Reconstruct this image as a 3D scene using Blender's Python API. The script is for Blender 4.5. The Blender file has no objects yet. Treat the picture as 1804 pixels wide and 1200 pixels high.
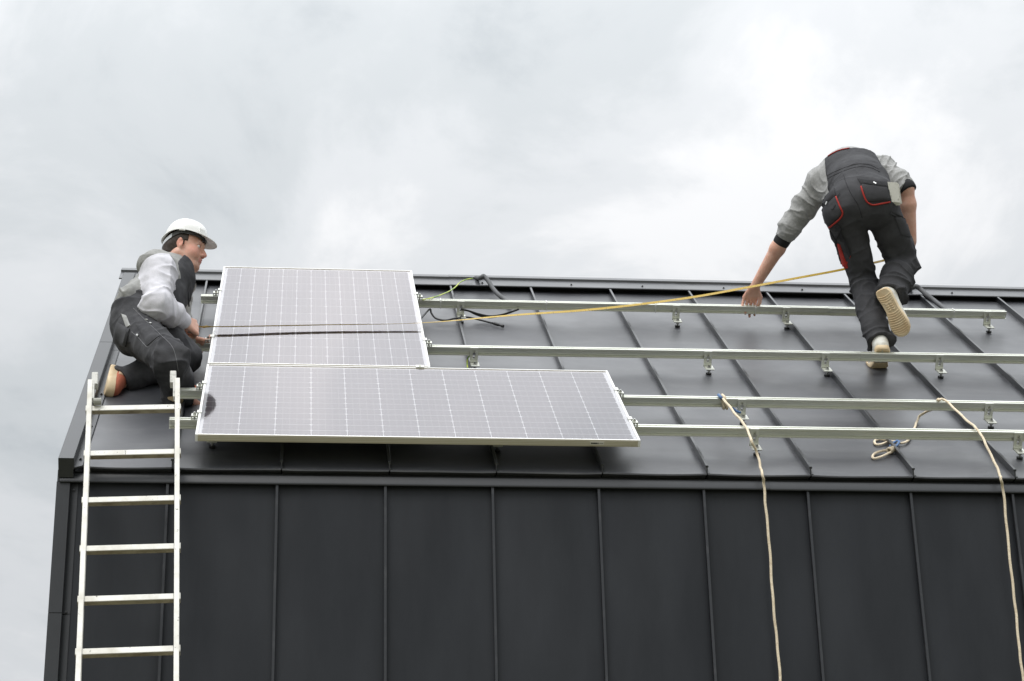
import bpy, math, random
import numpy as np
from mathutils import Vector, Matrix
from mathutils.bvhtree import BVHTree

random.seed(7)
rng = np.random.RandomState(7)
S = bpy.context.scene
COL = S.collection

# ------------------------------------------------------------------ camera
cd = bpy.data.cameras.new('camera')
cam = bpy.data.objects.new('camera', cd)
COL.objects.link(cam)
_r = (0.99473753, -0.09979127, -0.0232154)
_u = (-0.01823748, -0.39543082, 0.91831468)
_f = (0.10081987, 0.91305869, 0.39516982)
cam.matrix_world = Matrix(((_r[0], _u[0], -_f[0], 0.5522), (_r[1], _u[1], -_f[1], -8.87396),
                           (_r[2], _u[2], -_f[2], -3.1953), (0, 0, 0, 1)))
cd.sensor_width = 36
cd.lens = 73.687
cd.clip_start = 0.1
cd.clip_end = 3000
S.camera = cam

# ------------------------------------------------------------------ overcast sky and soft sun
SUN_EL, SUN_AZ = math.radians(52), math.radians(214)      # azimuth from +Y towards +X
S.view_settings.view_transform = 'Standard'
S.view_settings.look = 'None'
S.view_settings.exposure = 0.0
S.view_settings.gamma = 1.0
S.view_settings.use_curve_mapping = False
w = bpy.data.worlds.new('World')
S.world = w
w.use_nodes = True
nt = w.node_tree
nt.nodes.clear()


def N(tree, typ, ins=None, **kw):
    n = tree.nodes.new(typ)
    for k, v in kw.items():
        setattr(n, k, v)
    for k, v in (ins or {}).items():
        if isinstance(v, bpy.types.NodeSocket):
            tree.links.new(v, n.inputs[k])
        else:
            n.inputs[k].default_value = v
    return n


def MA(tree, op, a, b=0.0, c=0.0, clamp=False):
    n = N(tree, 'ShaderNodeMath', {0: a, 1: b, 2: c}, operation=op)
    n.use_clamp = clamp
    return n.outputs[0]


def ramp(tree, fac, stops, interp='EASE'):
    n = N(tree, 'ShaderNodeValToRGB', {0: fac})
    cr = n.color_ramp
    cr.interpolation = interp
    while len(cr.elements) < len(stops):
        cr.elements.new(0.5)
    for e, (p, c) in zip(cr.elements, stops):
        e.position = p
        e.color = (c[0], c[1], c[2], 1)
    return n.outputs[0]


tc = N(nt, 'ShaderNodeTexCoord')
D = tc.outputs['Generated']
sep = N(nt, 'ShaderNodeSeparateXYZ', {0: D})
el = MA(nt, 'MAXIMUM', sep.outputs[2], 0.0)
den = MA(nt, 'ADD', el, 0.22)
flat = N(nt, 'ShaderNodeCombineXYZ', {0: MA(nt, 'DIVIDE', sep.outputs[0], den), 1: MA(nt, 'DIVIDE', sep.outputs[1], den), 2: 0.0})
sky = N(nt, 'ShaderNodeTexSky', sky_type='NISHITA')
sky.sun_disc = False
sky.sun_elevation = SUN_EL
sky.sun_rotation = SUN_AZ
mp = N(nt, 'ShaderNodeMapping', {0: flat.outputs[0], 'Location': (4.1, 2.3, 0.0), 'Scale': (1.0, 0.75, 1.0)})
n1 = N(nt, 'ShaderNodeTexNoise', {'Vector': mp.outputs[0], 'Scale': 1.15, 'Detail': 5.0, 'Roughness': 0.52, 'Distortion': 0.35})
n2 = N(nt, 'ShaderNodeTexNoise', {'Vector': mp.outputs[0], 'Scale': 4.2, 'Detail': 7.0, 'Roughness': 0.58, 'Distortion': 0.35})
cl = MA(nt, 'ADD', MA(nt, 'MULTIPLY', n1.outputs[0], 0.36), MA(nt, 'MULTIPLY_ADD', n2.outputs[0], 0.70, -0.03))
# the cloud banks: soft thinner and thicker places in the deck (direction, angular size, lightening)
BLOBS = (((0.0060, 0.8532, 0.5216), 0.075, -0.115),
         ((-0.1162, 0.8827, 0.4554), 0.060, -0.075),
         ((0.0858, 0.8445, 0.5286), 0.060, -0.050),
         ((-0.0274, 0.8873, 0.4603), 0.060, -0.080),
         ((0.1711, 0.8406, 0.5139), 0.070, -0.040),
         ((0.2947, 0.8505, 0.4356), 0.120, 0.060),
         ((0.2300, 0.8700, 0.4350), 0.070, 0.060),
         ((-0.0649, 0.8633, 0.5005), 0.060, 0.090),
         ((0.1260, 0.8874, 0.4435), 0.080, 0.020),
         ((-0.1176, 0.9150, 0.3859), 0.060, 0.030),
         ((0.0453, 0.8945, 0.4449), 0.060, 0.050))
wz = N(nt, 'ShaderNodeTexNoise', {'Vector': mp.outputs[0], 'Scale': 2.2, 'Detail': 4.0})
wv = N(nt, 'ShaderNodeVectorMath', {0: wz.outputs['Color'], 1: (0.5, 0.5, 0.5)}, operation='SUBTRACT')
wv = N(nt, 'ShaderNodeVectorMath', {0: wv.outputs[0], 1: (0.22, 0.22, 0.22), 2: D}, operation='MULTIPLY_ADD')
for bd, br_, ba in BLOBS:
    ds = N(nt, 'ShaderNodeVectorMath', {0: wv.outputs[0], 1: bd}, operation='DISTANCE')
    g_ = MA(nt, 'POWER', 2.718, MA(nt, 'MULTIPLY', MA(nt, 'POWER', MA(nt, 'DIVIDE', ds.outputs['Value'], br_ * 1.3), 2.0), -1.0))
    cl = MA(nt, 'MULTIPLY_ADD', g_, ba, cl)
ccol = ramp(nt, cl, [(0.33, (0.52, 0.555, 0.58)), (0.43, (0.63, 0.66, 0.68)), (0.53, (0.735, 0.755, 0.775)), (0.64, (0.885, 0.89, 0.90))])
# overcast luminance law: brighter towards the zenith
lum = MA(nt, 'MULTIPLY_ADD', MA(nt, 'POWER', el, 3.0), 38.0, MA(nt, 'MULTIPLY_ADD', el, -4.0, 9.9))
cc = N(nt, 'ShaderNodeVectorMath', {0: ccol}, operation='SCALE')
nt.links.new(lum, cc.inputs['Scale'])
mx = N(nt, 'ShaderNodeMix', data_type='RGBA')
mx.inputs[0].default_value = 0.94
nt.links.new(sky.outputs[0], mx.inputs[6])
nt.links.new(cc.outputs[0], mx.inputs[7])
bg = N(nt, 'ShaderNodeBackground', {0: mx.outputs[2], 1: 0.1})
out = N(nt, 'ShaderNodeOutputWorld')
nt.links.new(bg.outputs[0], out.inputs[0])

sd_ = bpy.data.lights.new('sun', 'SUN')
sd_.energy = 1.4
sd_.angle = math.radians(30)
sd_.color = (1.0, 0.97, 0.93)
sun = bpy.data.objects.new('sun', sd_)
COL.objects.link(sun)
_sd = Vector((math.sin(SUN_AZ) * math.cos(SUN_EL), math.cos(SUN_AZ) * math.cos(SUN_EL), math.sin(SUN_EL)))
sun.rotation_euler = _sd.to_track_quat('Z', 'Y').to_euler()

# ------------------------------------------------------------------ helpers
ALPHA = 0.68265405
CA, SA = math.cos(ALPHA), math.sin(ALPHA)
P = 0.48234          # pitch of the standing seams
EX, ES, EN = Vector((1, 0, 0)), Vector((0, CA, SA)), Vector((0, -SA, CA))


def RW(x, s, h=0.0):
    """a point of the front roof slope: x along the eave, s up the slope, h off the sheet"""
    return Vector((x, s * CA - h * SA, s * SA + h * CA))


class MB:
    def __init__(self):
        self.v, self.f, self.m, self.uv = [], [], [], {}

    def add(self, vs, fs, mi=0):
        b = len(self.v)
        self.v += [tuple(p) for p in vs]
        self.f += [tuple(b + i for i in f) for f in fs]
        self.m += [mi] * len(fs)
        return self

    def box(self, c, ax, hs, mi=0, bev=0.0):
        c = Vector(c)
        a = [Vector(x).normalized() for x in ax]
        if bev <= 0:
            vs = [c + a[0] * hs[0] * i + a[1] * hs[1] * j + a[2] * hs[2] * k for i in (-1, 1) for j in (-1, 1) for k in (-1, 1)]
            fs = [(0, 1, 3, 2), (4, 6, 7, 5), (0, 4, 5, 1), (2, 3, 7, 6), (0, 2, 6, 4), (1, 5, 7, 3)]
            return self.add(vs, fs, mi)
        # chamfer along axis 0
        h1, h2 = hs[1], hs[2]
        pr = [(-h1 + bev, -h2), (h1 - bev, -h2), (h1, -h2 + bev), (h1, h2 - bev), (h1 - bev, h2), (-h1 + bev, h2), (-h1, h2 - bev), (-h1, -h2 + bev)]
        return self.prism([c + a[1] * p + a[2] * q - a[0] * hs[0] for p, q in pr], a[0] * 2 * hs[0], mi)

    def prism(self, loop, d, mi=0, caps=True):
        n = len(loop)
        d = Vector(d)
        vs = [Vector(p) for p in loop] + [Vector(p) + d for p in loop]
        fs = [(i, (i + 1) % n, n + (i + 1) % n, n + i) for i in range(n)]
        if caps:
            fs += [tuple(reversed(range(n))), tuple(range(n, 2 * n))]
        return self.add(vs, fs, mi)

    def tube(self, pts, r, n=8, mi=0, caps=True):
        pts = [Vector(p) for p in pts]
        rs = r if isinstance(r, (list, tuple)) else [r] * len(pts)
        up = None
        vs, fs = [], []
        for i, p in enumerate(pts):
            t = (pts[min(i + 1, len(pts) - 1)] - pts[max(i - 1, 0)]).normalized()
            if up is None:
                up = t.orthogonal().normalized()
            up = (up - t * up.dot(t)).normalized()
            b = t.cross(up)
            for k in range(n):
                a = 2 * math.pi * k / n
                vs.append(p + (up * math.cos(a) + b * math.sin(a)) * rs[i])
        for i in range(len(pts) - 1):
            for k in range(n):
                fs.append((i * n + k, i * n + (k + 1) % n, (i + 1) * n + (k + 1) % n, (i + 1) * n + k))
        if caps:
            fs.append(tuple(reversed(range(n))))
            fs.append(tuple(range((len(pts) - 1) * n, len(pts) * n)))
        return self.add(vs, fs, mi)

    def build(self, name, mats, parent=None, smooth=False, auto=None):
        me = bpy.data.meshes.new(name)
        me.from_pydata(self.v, [], self.f)
        mats = mats if isinstance(mats, (list, tuple)) else [mats]
        for m in mats:
            me.materials.append(m)
        if len(mats) > 1:
            me.polygons.foreach_set('material_index', self.m)
        if smooth:
            me.polygons.foreach_set('use_smooth', [True] * len(me.polygons))
            if auto:
                me.set_sharp_from_angle(angle=math.radians(auto))
        me.update()
        return link(name, me, parent)


def link(name, me, parent=None):
    o = bpy.data.objects.new(name, me)
    COL.objects.link(o)
    if parent is not None:
        o.parent = parent
        o.matrix_parent_inverse = Matrix.Translation(-root_loc(parent))
    return o


def root_loc(o):
    v = Vector((0, 0, 0))
    while o is not None:
        v = v + o.location
        if o.parent is not None:
            v = v + o.matrix_parent_inverse.translation
        o = o.parent
    return v


def tag(o, label=None, cat=None, group=None, kind=None):
    for k, v in (('label', label), ('category', cat), ('group', group), ('kind', kind)):
        if v:
            o[k] = v
    return o


def thing(name, loc, label, cat, group=None):
    o = bpy.data.objects.new(name, None)
    o.empty_display_size = 0.1
    o.location = loc
    COL.objects.link(o)
    return tag(o, label, cat, group)


def mat(name, col, rough=0.5, metal=0.0, spec=0.5, bump=None, var=None, rvar=None, coat=0.0, ior=None, sss=0.0, coord='Object', stretch=(1, 1, 1)):
    m = bpy.data.materials.new(name)
    m.use_nodes = True
    t = m.node_tree
    b = t.nodes['Principled BSDF']
    b.inputs['Base Color'].default_value = (*col, 1)
    b.inputs['Roughness'].default_value = rough
    b.inputs['Metallic'].default_value = metal
    b.inputs['Specular IOR Level'].default_value = spec
    b.inputs['Coat Weight'].default_value = coat
    if ior:
        b.inputs['IOR'].default_value = ior
    if sss:
        b.inputs['Subsurface Weight'].default_value = sss
        b.inputs['Subsurface Radius'].default_value = (0.012, 0.005, 0.003)
        b.inputs['Subsurface Scale'].default_value = 1.0
    tc = N(t, 'ShaderNodeTexCoord')
    mp = N(t, 'ShaderNodeMapping', {0: tc.outputs[coord], 'Scale': stretch})
    V = mp.outputs[0]
    if var:                      # (scale, other colour, lo, hi[, detail])
        nz = N(t, 'ShaderNodeTexNoise', {'Vector': V, 'Scale': var[0], 'Detail': var[4] if len(var) > 4 else 4.0, 'Roughness': 0.6})
        c = ramp(t, nz.outputs[0], [(var[2], col), (var[3], var[1])], 'LINEAR')
        t.links.new(c, b.inputs['Base Color'])
    if rvar:                     # (scale, r0, r1)
        nz = N(t, 'ShaderNodeTexNoise', {'Vector': V, 'Scale': rvar[0], 'Detail': 4.0})
        mr = N(t, 'ShaderNodeMapRange', {0: nz.outputs[0], 1: 0.3, 2: 0.7, 3: rvar[1], 4: rvar[2]})
        t.links.new(mr.outputs[0], b.inputs['Roughness'])
    if bump:
        prev = None
        for sc, st, det in bump:
            nz = N(t, 'ShaderNodeTexNoise', {'Vector': V, 'Scale': sc, 'Detail': det})
            bp = N(t, 'ShaderNodeBump', {'Height': nz.outputs[0], 'Distance': 0.01, 'Strength': st})
            if prev is not None:
                t.links.new(prev, bp.inputs['Normal'])
            prev = bp.outputs[0]
        t.links.new(prev, b.inputs['Normal'])
    return m


M = {}
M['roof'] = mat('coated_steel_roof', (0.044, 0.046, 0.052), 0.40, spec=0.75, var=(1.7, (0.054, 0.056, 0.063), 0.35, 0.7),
                rvar=(2.6, 0.34, 0.50), bump=[(2.2, 0.12, 1.0), (30, 0.012, 2.0)])
M['trim'] = mat('coated_steel_trim', (0.024, 0.026, 0.029), 0.40, var=(3.0, (0.031, 0.033, 0.037), 0.35, 0.7), bump=[(4.0, 0.08, 1.0)])
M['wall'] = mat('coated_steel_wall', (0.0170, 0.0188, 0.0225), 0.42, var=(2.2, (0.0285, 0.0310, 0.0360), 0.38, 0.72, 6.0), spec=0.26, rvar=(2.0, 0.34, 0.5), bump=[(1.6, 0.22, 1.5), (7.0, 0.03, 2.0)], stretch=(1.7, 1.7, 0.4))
M['seam'] = mat('coated_steel_seam', (0.028, 0.030, 0.034), 0.30, var=(9.0, (0.060, 0.061, 0.065), 0.55, 0.78), bump=[(14.0, 0.05, 2.0)])
M['cap'] = mat('coated_steel_cap', (0.075, 0.077, 0.083), 0.34, var=(2.0, (0.095, 0.097, 0.103), 0.35, 0.7), rvar=(4.0, 0.3, 0.45), bump=[(3.0, 0.08, 1.0)])
M['dark'] = mat('dark_underlay', (0.012, 0.012, 0.013), 0.7)
M['screw'] = mat('painted_screw', (0.02, 0.02, 0.022), 0.35)
M['alu'] = mat('anodised_aluminium', (0.78, 0.79, 0.72), 0.34, metal=0.65, var=(6.0, (0.66, 0.67, 0.60), 0.4, 0.7), rvar=(12, 0.28, 0.42), stretch=(0.15, 1, 1), bump=[(60, 0.01, 2)])
M['steel'] = mat('stainless_steel', (0.60, 0.60, 0.58), 0.25, metal=1.0, rvar=(40, 0.18, 0.4))
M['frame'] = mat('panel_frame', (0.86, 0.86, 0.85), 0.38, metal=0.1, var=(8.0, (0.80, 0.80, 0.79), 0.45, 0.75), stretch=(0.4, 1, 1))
M['frame_ground_tint'] = mat('panel_frame_ground_tint', (0.56, 0.52, 0.42), 0.42, metal=0.45, var=(10.0, (0.50, 0.46, 0.37), 0.4, 0.7), stretch=(0.2, 2, 2))  # tan ground light reflected by the downhill faces, put into the colour
M['rubber'] = mat('black_rubber', (0.015, 0.015, 0.016), 0.5, bump=[(80, 0.03, 2)])
M['back'] = mat('white_backsheet', (0.78, 0.78, 0.80), 0.5)
M['ladder'] = mat('worn_cream_paint', (0.80, 0.785, 0.735), 0.42, var=(9.0, (0.60, 0.57, 0.49), 0.48, 0.72, 7.0), bump=[(40, 0.03, 3)])
M['rope'] = mat('braided_rope', (0.80, 0.69, 0.52), 0.85, var=(60.0, (0.60, 0.48, 0.32), 0.45, 0.75), bump=[(220, 0.4, 1)])
M['blue'] = mat('blue_tape', (0.06, 0.14, 0.30), 0.5)
M['conduit'] = mat('grey_foam_sleeve', (0.085, 0.087, 0.092), 0.6, bump=[(120, 0.08, 2)])
M['cable'] = mat('black_cable', (0.012, 0.012, 0.013), 0.45)
M['earth'] = mat('green_yellow_wire', (0.62, 0.70, 0.12), 0.45, var=(26, (0.25, 0.42, 0.08), 0.5, 0.55))
M['plastic'] = mat('white_plastic', (0.75, 0.75, 0.73), 0.4)
M['shade_grime'] = mat('shaded_grimy_paint', (0.40, 0.35, 0.25), 0.7, var=(14.0, (0.22, 0.18, 0.12), 0.4, 0.7, 6.0))  # brown rung tone: painted underside shade plus some boot dirt
M['cap_end'] = mat('ladder_end_plastic', (0.62, 0.61, 0.57), 0.55, var=(30, (0.35, 0.34, 0.31), 0.5, 0.7, 6.0))

# dusty smears and footprints' haze on the roof sheets
t = M['roof'].node_tree
b = t.nodes['Principled BSDF']
tcn = N(t, 'ShaderNodeTexCoord')
mpn = N(t, 'ShaderNodeMapping', {0: tcn.outputs['Object'], 'Scale': (1.0, 2.6, 2.6)})
nz = N(t, 'ShaderNodeTexNoise', {'Vector': mpn.outputs[0], 'Scale': 3.1, 'Detail': 9.0, 'Roughness': 0.68, 'Distortion': 0.6})
nz2 = N(t, 'ShaderNodeTexNoise', {'Vector': mpn.outputs[0], 'Scale': 46.0, 'Detail': 4.0, 'Roughness': 0.7})
mk = MA(t, 'MULTIPLY', ramp(t, nz.outputs[0], [(0.50, (0, 0, 0)), (0.72, (1, 1, 1))], 'LINEAR'), 0.55)
mk2 = MA(t, 'MULTIPLY', ramp(t, nz2.outputs[0], [(0.62, (0, 0, 0)), (0.70, (1, 1, 1))], 'LINEAR'), MA(t, 'MULTIPLY_ADD', mk, 1.2, 0.12))
mxn = N(t, 'ShaderNodeMix', data_type='RGBA')
src = b.inputs['Base Color'].links[0].from_socket
t.links.new(MA(t, 'ADD', mk, mk2, clamp=True), mxn.inputs[0])
t.links.new(src, mxn.inputs[6])
mxn.inputs[7].default_value = (0.095, 0.096, 0.100, 1)
t.links.new(mxn.outputs[2], b.inputs['Base Color'])

# scuffs on the ladder: sparse dark chips
t = M['ladder'].node_tree
b = t.nodes['Principled BSDF']
tcn = N(t, 'ShaderNodeTexCoord')
nz = N(t, 'ShaderNodeTexNoise', {'Vector': tcn.outputs['Object'], 'Scale': 38.0, 'Detail': 5.0, 'Roughness': 0.7})
mk = ramp(t, nz.outputs[0], [(0.63, (0, 0, 0)), (0.68, (1, 1, 1))], 'LINEAR')
mxn = N(t, 'ShaderNodeMix', data_type='RGBA')
src = b.inputs['Base Color'].links[0].from_socket
t.links.new(mk, mxn.inputs[0])
t.links.new(src, mxn.inputs[6])
mxn.inputs[7].default_value = (0.10, 0.09, 0.075, 1)
t.links.new(mxn.outputs[2], b.inputs['Base Color'])

# ------------------------------------------------------------------ ground
mg = mat('gravel_and_turf', (0.16, 0.145, 0.10), 0.9, var=(0.6, (0.09, 0.10, 0.05), 0.4, 0.6, 8.0), bump=[(8, 0.5, 6)])
g = MB()
g.add([(-900, -900, -4.8), (900, -900, -4.8), (900, 900, -4.8), (-900, 900, -4.8)], [(0, 1, 2, 3)])
tag(g.build('ground', mg), kind='structure')

# ------------------------------------------------------------------ house
XL, XR, SR = -0.435, 7.75, 3.43
YB = 2 * SR * CA                         # the back eave
house = thing('house', (3.6, 2.6, -4.8), 'small house clad all over in dark graphite standing seam metal sheet', 'house')
c = MB()                                 # wall core with gables
prof = [(0.06, -4.8), (YB - 0.06, -4.8), (YB - 0.06, -0.05), (SR * CA, SR * SA - 0.09), (0.06, -0.05)]
c.prism([Vector((-0.455, y, z)) for y, z in prof], Vector((XR + 0.42, 0, 0)))
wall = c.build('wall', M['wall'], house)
for k in range(-1, 16):
    xa = -0.0183 + k * P + (0.004 if k >= 0 else 0.0727)
    xb = -0.0183 + (k + 1) * P - 0.004
    m_ = MB()
    nx = 6
    vs, fs = [], []
    for i in range(nx + 1):
        u = i / nx
        x = xa + (xb - xa) * u
        y = 0.039 - 0.0035 * math.sin(math.pi * u) * (1 + 0.5 * math.sin(k * 2.3))
        vs += [(x, y, -0.055), (x, y, -2.4), (x, y, -4.78)]
    for i in range(nx):
        for j in range(2):
            fs.append((i * 3 + j, i * 3 + j + 1, i * 3 + 4 + j, i * 3 + 3 + j))
    b0 = len(vs)
    vs += [(xa, 0.058, -0.055), (xb, 0.058, -0.055), (xb, 0.058, -4.78), (xa, 0.058, -4.78)]
    fs += [(b0, b0 + 1, b0 + 2, b0 + 3)]
    m_.add(vs, fs)
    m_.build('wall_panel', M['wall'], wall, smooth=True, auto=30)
    if k >= 0:
        x = -0.0183 + k * P
        m_ = MB()
        m_.prism([Vector(q) for q in ((x - 0.003, 0.056, -0.058), (x - 0.003, 0.018, -0.058), (x - 0.0055, 0.018, -0.058), (x - 0.0055, 0.012, -0.058),
                                      (x + 0.006, 0.012, -0.058), (x + 0.006, 0.026, -0.058), (x + 0.003, 0.026, -0.058), (x + 0.003, 0.056, -0.058))], (0.0, 0, -4.71))
        m_.build('wall_seam', M['seam'], wall)
# corner trim in two lengths, with its screwed flange
for za, zb in ((-0.066, -0.662), (-0.665, -4.79)):
    m_ = MB()
    m_.prism([Vector(q) for q in ((-0.502, 0.014, za), (-0.444, 0.014, za), (-0.444, 0.041, za), (-0.413, 0.034, za), (-0.410, 0.034, za), (-0.410, 0.058, za),
                                  (-0.4552, 0.058, za), (-0.4552, 0.12, za), (-0.502, 0.12, za))], (0, 0, zb - za))
    m_.build('corner_trim', M['trim'], wall)


def screw(p, n, parent, r=0.007):
    m_ = MB()
    n = Vector(n).normalized()
    a = n.orthogonal().normalized()
    bq = n.cross(a)
    ring = lambda rr, h: [Vector(p) + n * h + (a * math.cos(i * math.pi / 4) + bq * math.sin(i * math.pi / 4)) * rr for i in range(8)]
    vs = ring(r, 0) + ring(r, 0.0025) + ring(r * 0.62, 0.003) + ring(r * 0.55, 0.009)
    fs = [(j * 8 + i, j * 8 + (i + 1) % 8, j * 8 + 8 + (i + 1) % 8, j * 8 + 8 + i) for j in range(3) for i in range(8)] + [tuple(range(24, 32))]
    m_.add(vs, fs)
    return m_.build('screw', M['screw'], parent)


for z in (-0.098, -0.655, -1.2, -1.75):
    screw((-0.428, 0.0375, z), (0, -1, 0), wall)

# fascia flashing below the eave, in overlapping lengths
for xa, xb, dy in ((-0.488, 2.722, 0.0), (2.7, 6.3, -0.0022), (6.29, XR, 0.0)):
    m_ = MB()
    pf = [(0.047, -0.007), (0.047, -0.024), (0.016, -0.026), (0.012, -0.034), (0.007, -0.050), (0.003, -0.063), (0.0025, -0.067), (0.0042, -0.071), (0.012, -0.071), (0.022, -0.058), (0.054, -0.03), (0.054, -0.007)]
    m_.prism([Vector((xa, y + dy, z + dy)) for y, z in pf], (xb - xa, 0, 0))
    m_.build('fascia_trim', M['trim'], wall, smooth=True, auto=35)

# roof deck: both slopes
m_ = MB()
for sgn in (1, -1):
    def RD(x, s, h):
        p = RW(x, s, h)
        return p if sgn == 1 else Vector((p.x, YB - p.y, p.z))
    for s0, s1 in ((0.06, SR),):
        q = [RD(-0.40, s0, -0.03), RD(XR, s0, -0.03), RD(XR, s1, -0.03), RD(-0.40, s1, -0.03),
             RD(-0.40, s0, -0.007), RD(XR, s0, -0.007), RD(XR, s1, -0.007), RD(-0.40, s1, -0.007)]
        m_.add(q, [(0, 1, 2, 3), (4, 5, 6, 7), (0, 4, 5, 1), (1, 5, 6, 2), (0, 4, 7, 3)])
roof = m_.build('roof', M['dark'], house)
for k in range(-1, 16):
    xa = k * P + (0.003 if k >= 0 else 0.092)
    xb = (k + 1) * P - 0.003
    nx, ns = 8, 12
    vs, fs = [], []
    for j in range(ns + 1):
        s = (SR - 0.02) * j / ns
        for i in range(nx + 1):
            u = i / nx
            e = (1 - j / ns) ** 6
            h = 0.0025 * math.sin(math.pi * u) * math.sin(k * 1.7 + j * 0.9) * min(1, j / 4) + e * (-0.0012 * math.sin(2 * math.pi * u + k) - 0.0015 * math.sin(math.pi * u))
            h += 0.0015 * (2 * u - 1) ** 6
            vs.append(RW(xa + (xb - xa) * u, s, h))
    for j in range(ns):
        for i in range(nx):
            a = j * (nx + 1) + i
            fs.append((a, a + 1, a + nx + 2, a + nx + 1))
    b0 = len(vs)                          # folded drip edge
    for i in range(nx + 1):
        vs.append(Vector(vs[i]) + Vector((0, 0.001, -0.0065)))
        vs.append(Vector(vs[i]) + Vector((0, 0.05, -0.0075)))
    for i in range(nx):
        fs.append((i, b0 + 2 * i, b0 + 2 * i + 2, i + 1))
        fs.append((b0 + 2 * i, b0 + 2 * i + 1, b0 + 2 * i + 3, b0 + 2 * i + 2))
    m_ = MB()
    m_.add(vs, fs)
    m_.build('roof_panel', M['roof'], roof, smooth=True, auto=40)
    m_ = MB()                             # the matching sheet of the far slope
    q = [(xa, 0, 0), (xb, 0, 0), (xb, SR, 0), (xa, SR, 0)]
    vs = []
    for x, s, h in q:
        p = RW(x, s, h)
        vs.append((p.x, YB - p.y, p.z))
    m_.add(vs, [(0, 1, 2, 3)])
    m_.build('roof_panel', M['roof'], roof)
    if k >= 0:
        x = k * P
        pr = [(-0.0028, -0.004), (-0.0028, 0.026), (-0.0068, 0.026), (-0.0068, 0.0345), (-0.0055, 0.0358), (0.0045, 0.0358), (0.0060, 0.0342), (0.0060, 0.025), (0.0030, 0.025), (0.0030, 0.004), (0.013, 0.0035), (0.013, -0.004)]
        lo = [RW(x + a, 0.004 + (0.012 if h > 0.015 else 0.0), h) for a, h in pr]
        hi = [RW(x + a, SR - 0.09, h) for a, h in pr]
        n = len(pr)
        m_ = MB()
        m_.add(lo + hi, [(i, (i + 1) % n, n + (i + 1) % n, n + i) for i in range(n)] + [tuple(range(n)), tuple(range(n, 2 * n))])
        m_.build('standing_seam', M['seam'], roof)
# verge trim (left gable), two lengths, with screwed flange
for sa, sb in ((-0.030, 1.836), (1.841, 3.345)):
    m_ = MB()
    pr = [(-0.4945, -0.04), (-0.4945, 0.047), (-0.492, 0.0495), (-0.428, 0.0495), (-0.4255, 0.047), (-0.4255, 0.006), (-0.392, 0.0055), (-0.390, 0.008), (-0.388, 0.006), (-0.388, -0.004), (-0.43, -0.004), (-0.43, -0.04)]
    n = len(pr)
    lo = [RW(x, sa if x < -0.425 else max(sa, 0.002), h) for x, h in pr]
    hi = [RW(x, sb, h) for x, h in pr]
    m_.add(lo + hi, [(i, (i + 1) % n, n + (i + 1) % n, n + i) for i in range(n)] + [tuple(range(n)), tuple(range(n, 2 * n))])
    m_.build('verge_trim', M['trim'], roof)
m_ = MB()
m_.prism([Vector((x, y, z)) for x, y, z in ((-0.5, 0.013, -0.012), (-0.444, 0.013, -0.012), (-0.444, 0.055, -0.012), (-0.5, 0.055, -0.012))], (0, 0, -0.052))
m_.build('corner_block', M['trim'], wall)
for s in (0.075, 0.55, 1.05, 1.55, 2.1, 2.6, 3.1):
    screw(RW(-0.408, s, 0.0058), EN, roof)
# ridge cap lengths: a flange over each slope
RS = 3.262
for xa, xb, dh in ((-0.515, 1.449, 0.0), (1.445, 3.386, 0.0012), (3.382, 5.35, 0.0), (5.346, XR, 0.0012)):
    pr = [(RS, 0.030), (RS - 0.004, 0.033), (RS - 0.004, 0.037), (RS, 0.0395), (SR - 0.03, 0.0395), (SR - 0.025, 0.052)]
    pf = [RW(0, s, h + dh) for s, h in pr]
    top = Vector((0, SR * CA, (SR * SA + 0.062 + dh)))
    loop = pf + [top] + [Vector((0, YB - p.y, p.z)) for p in reversed(pf)]
    inner = [RW(0, SR, 0.02)]
    m_ = MB()
    m_.prism([Vector((xa, p.y, p.z)) for p in loop + [Vector((0, SR * CA, SR * SA + 0.03 + dh))]], (xb - xa, 0, 0))
    m_.build('ridge_cap', M['cap'], roof)
m_ = MB()
m_.prism([RW(-0.43, SR - 0.088, -0.004), RW(-0.43, SR - 0.088, 0.032), RW(-0.43, SR - 0.06, 0.032), RW(-0.43, SR - 0.06, -0.004)], (XR + 0.4, 0, 0))
m_.build('ridge_closure', M['dark'], roof)
for x in (-0.25, 0.6, 1.10, 1.641, 2.182, 2.617, 3.118, 3.606, 4.09, 4.548, 5.03):
    screw(RW(x, 3.305, 0.0395), EN, roof, 0.008)

# ------------------------------------------------------------------ mounting rails with brackets
H_TOP, H_BOT = 0.117, 0.072


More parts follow.
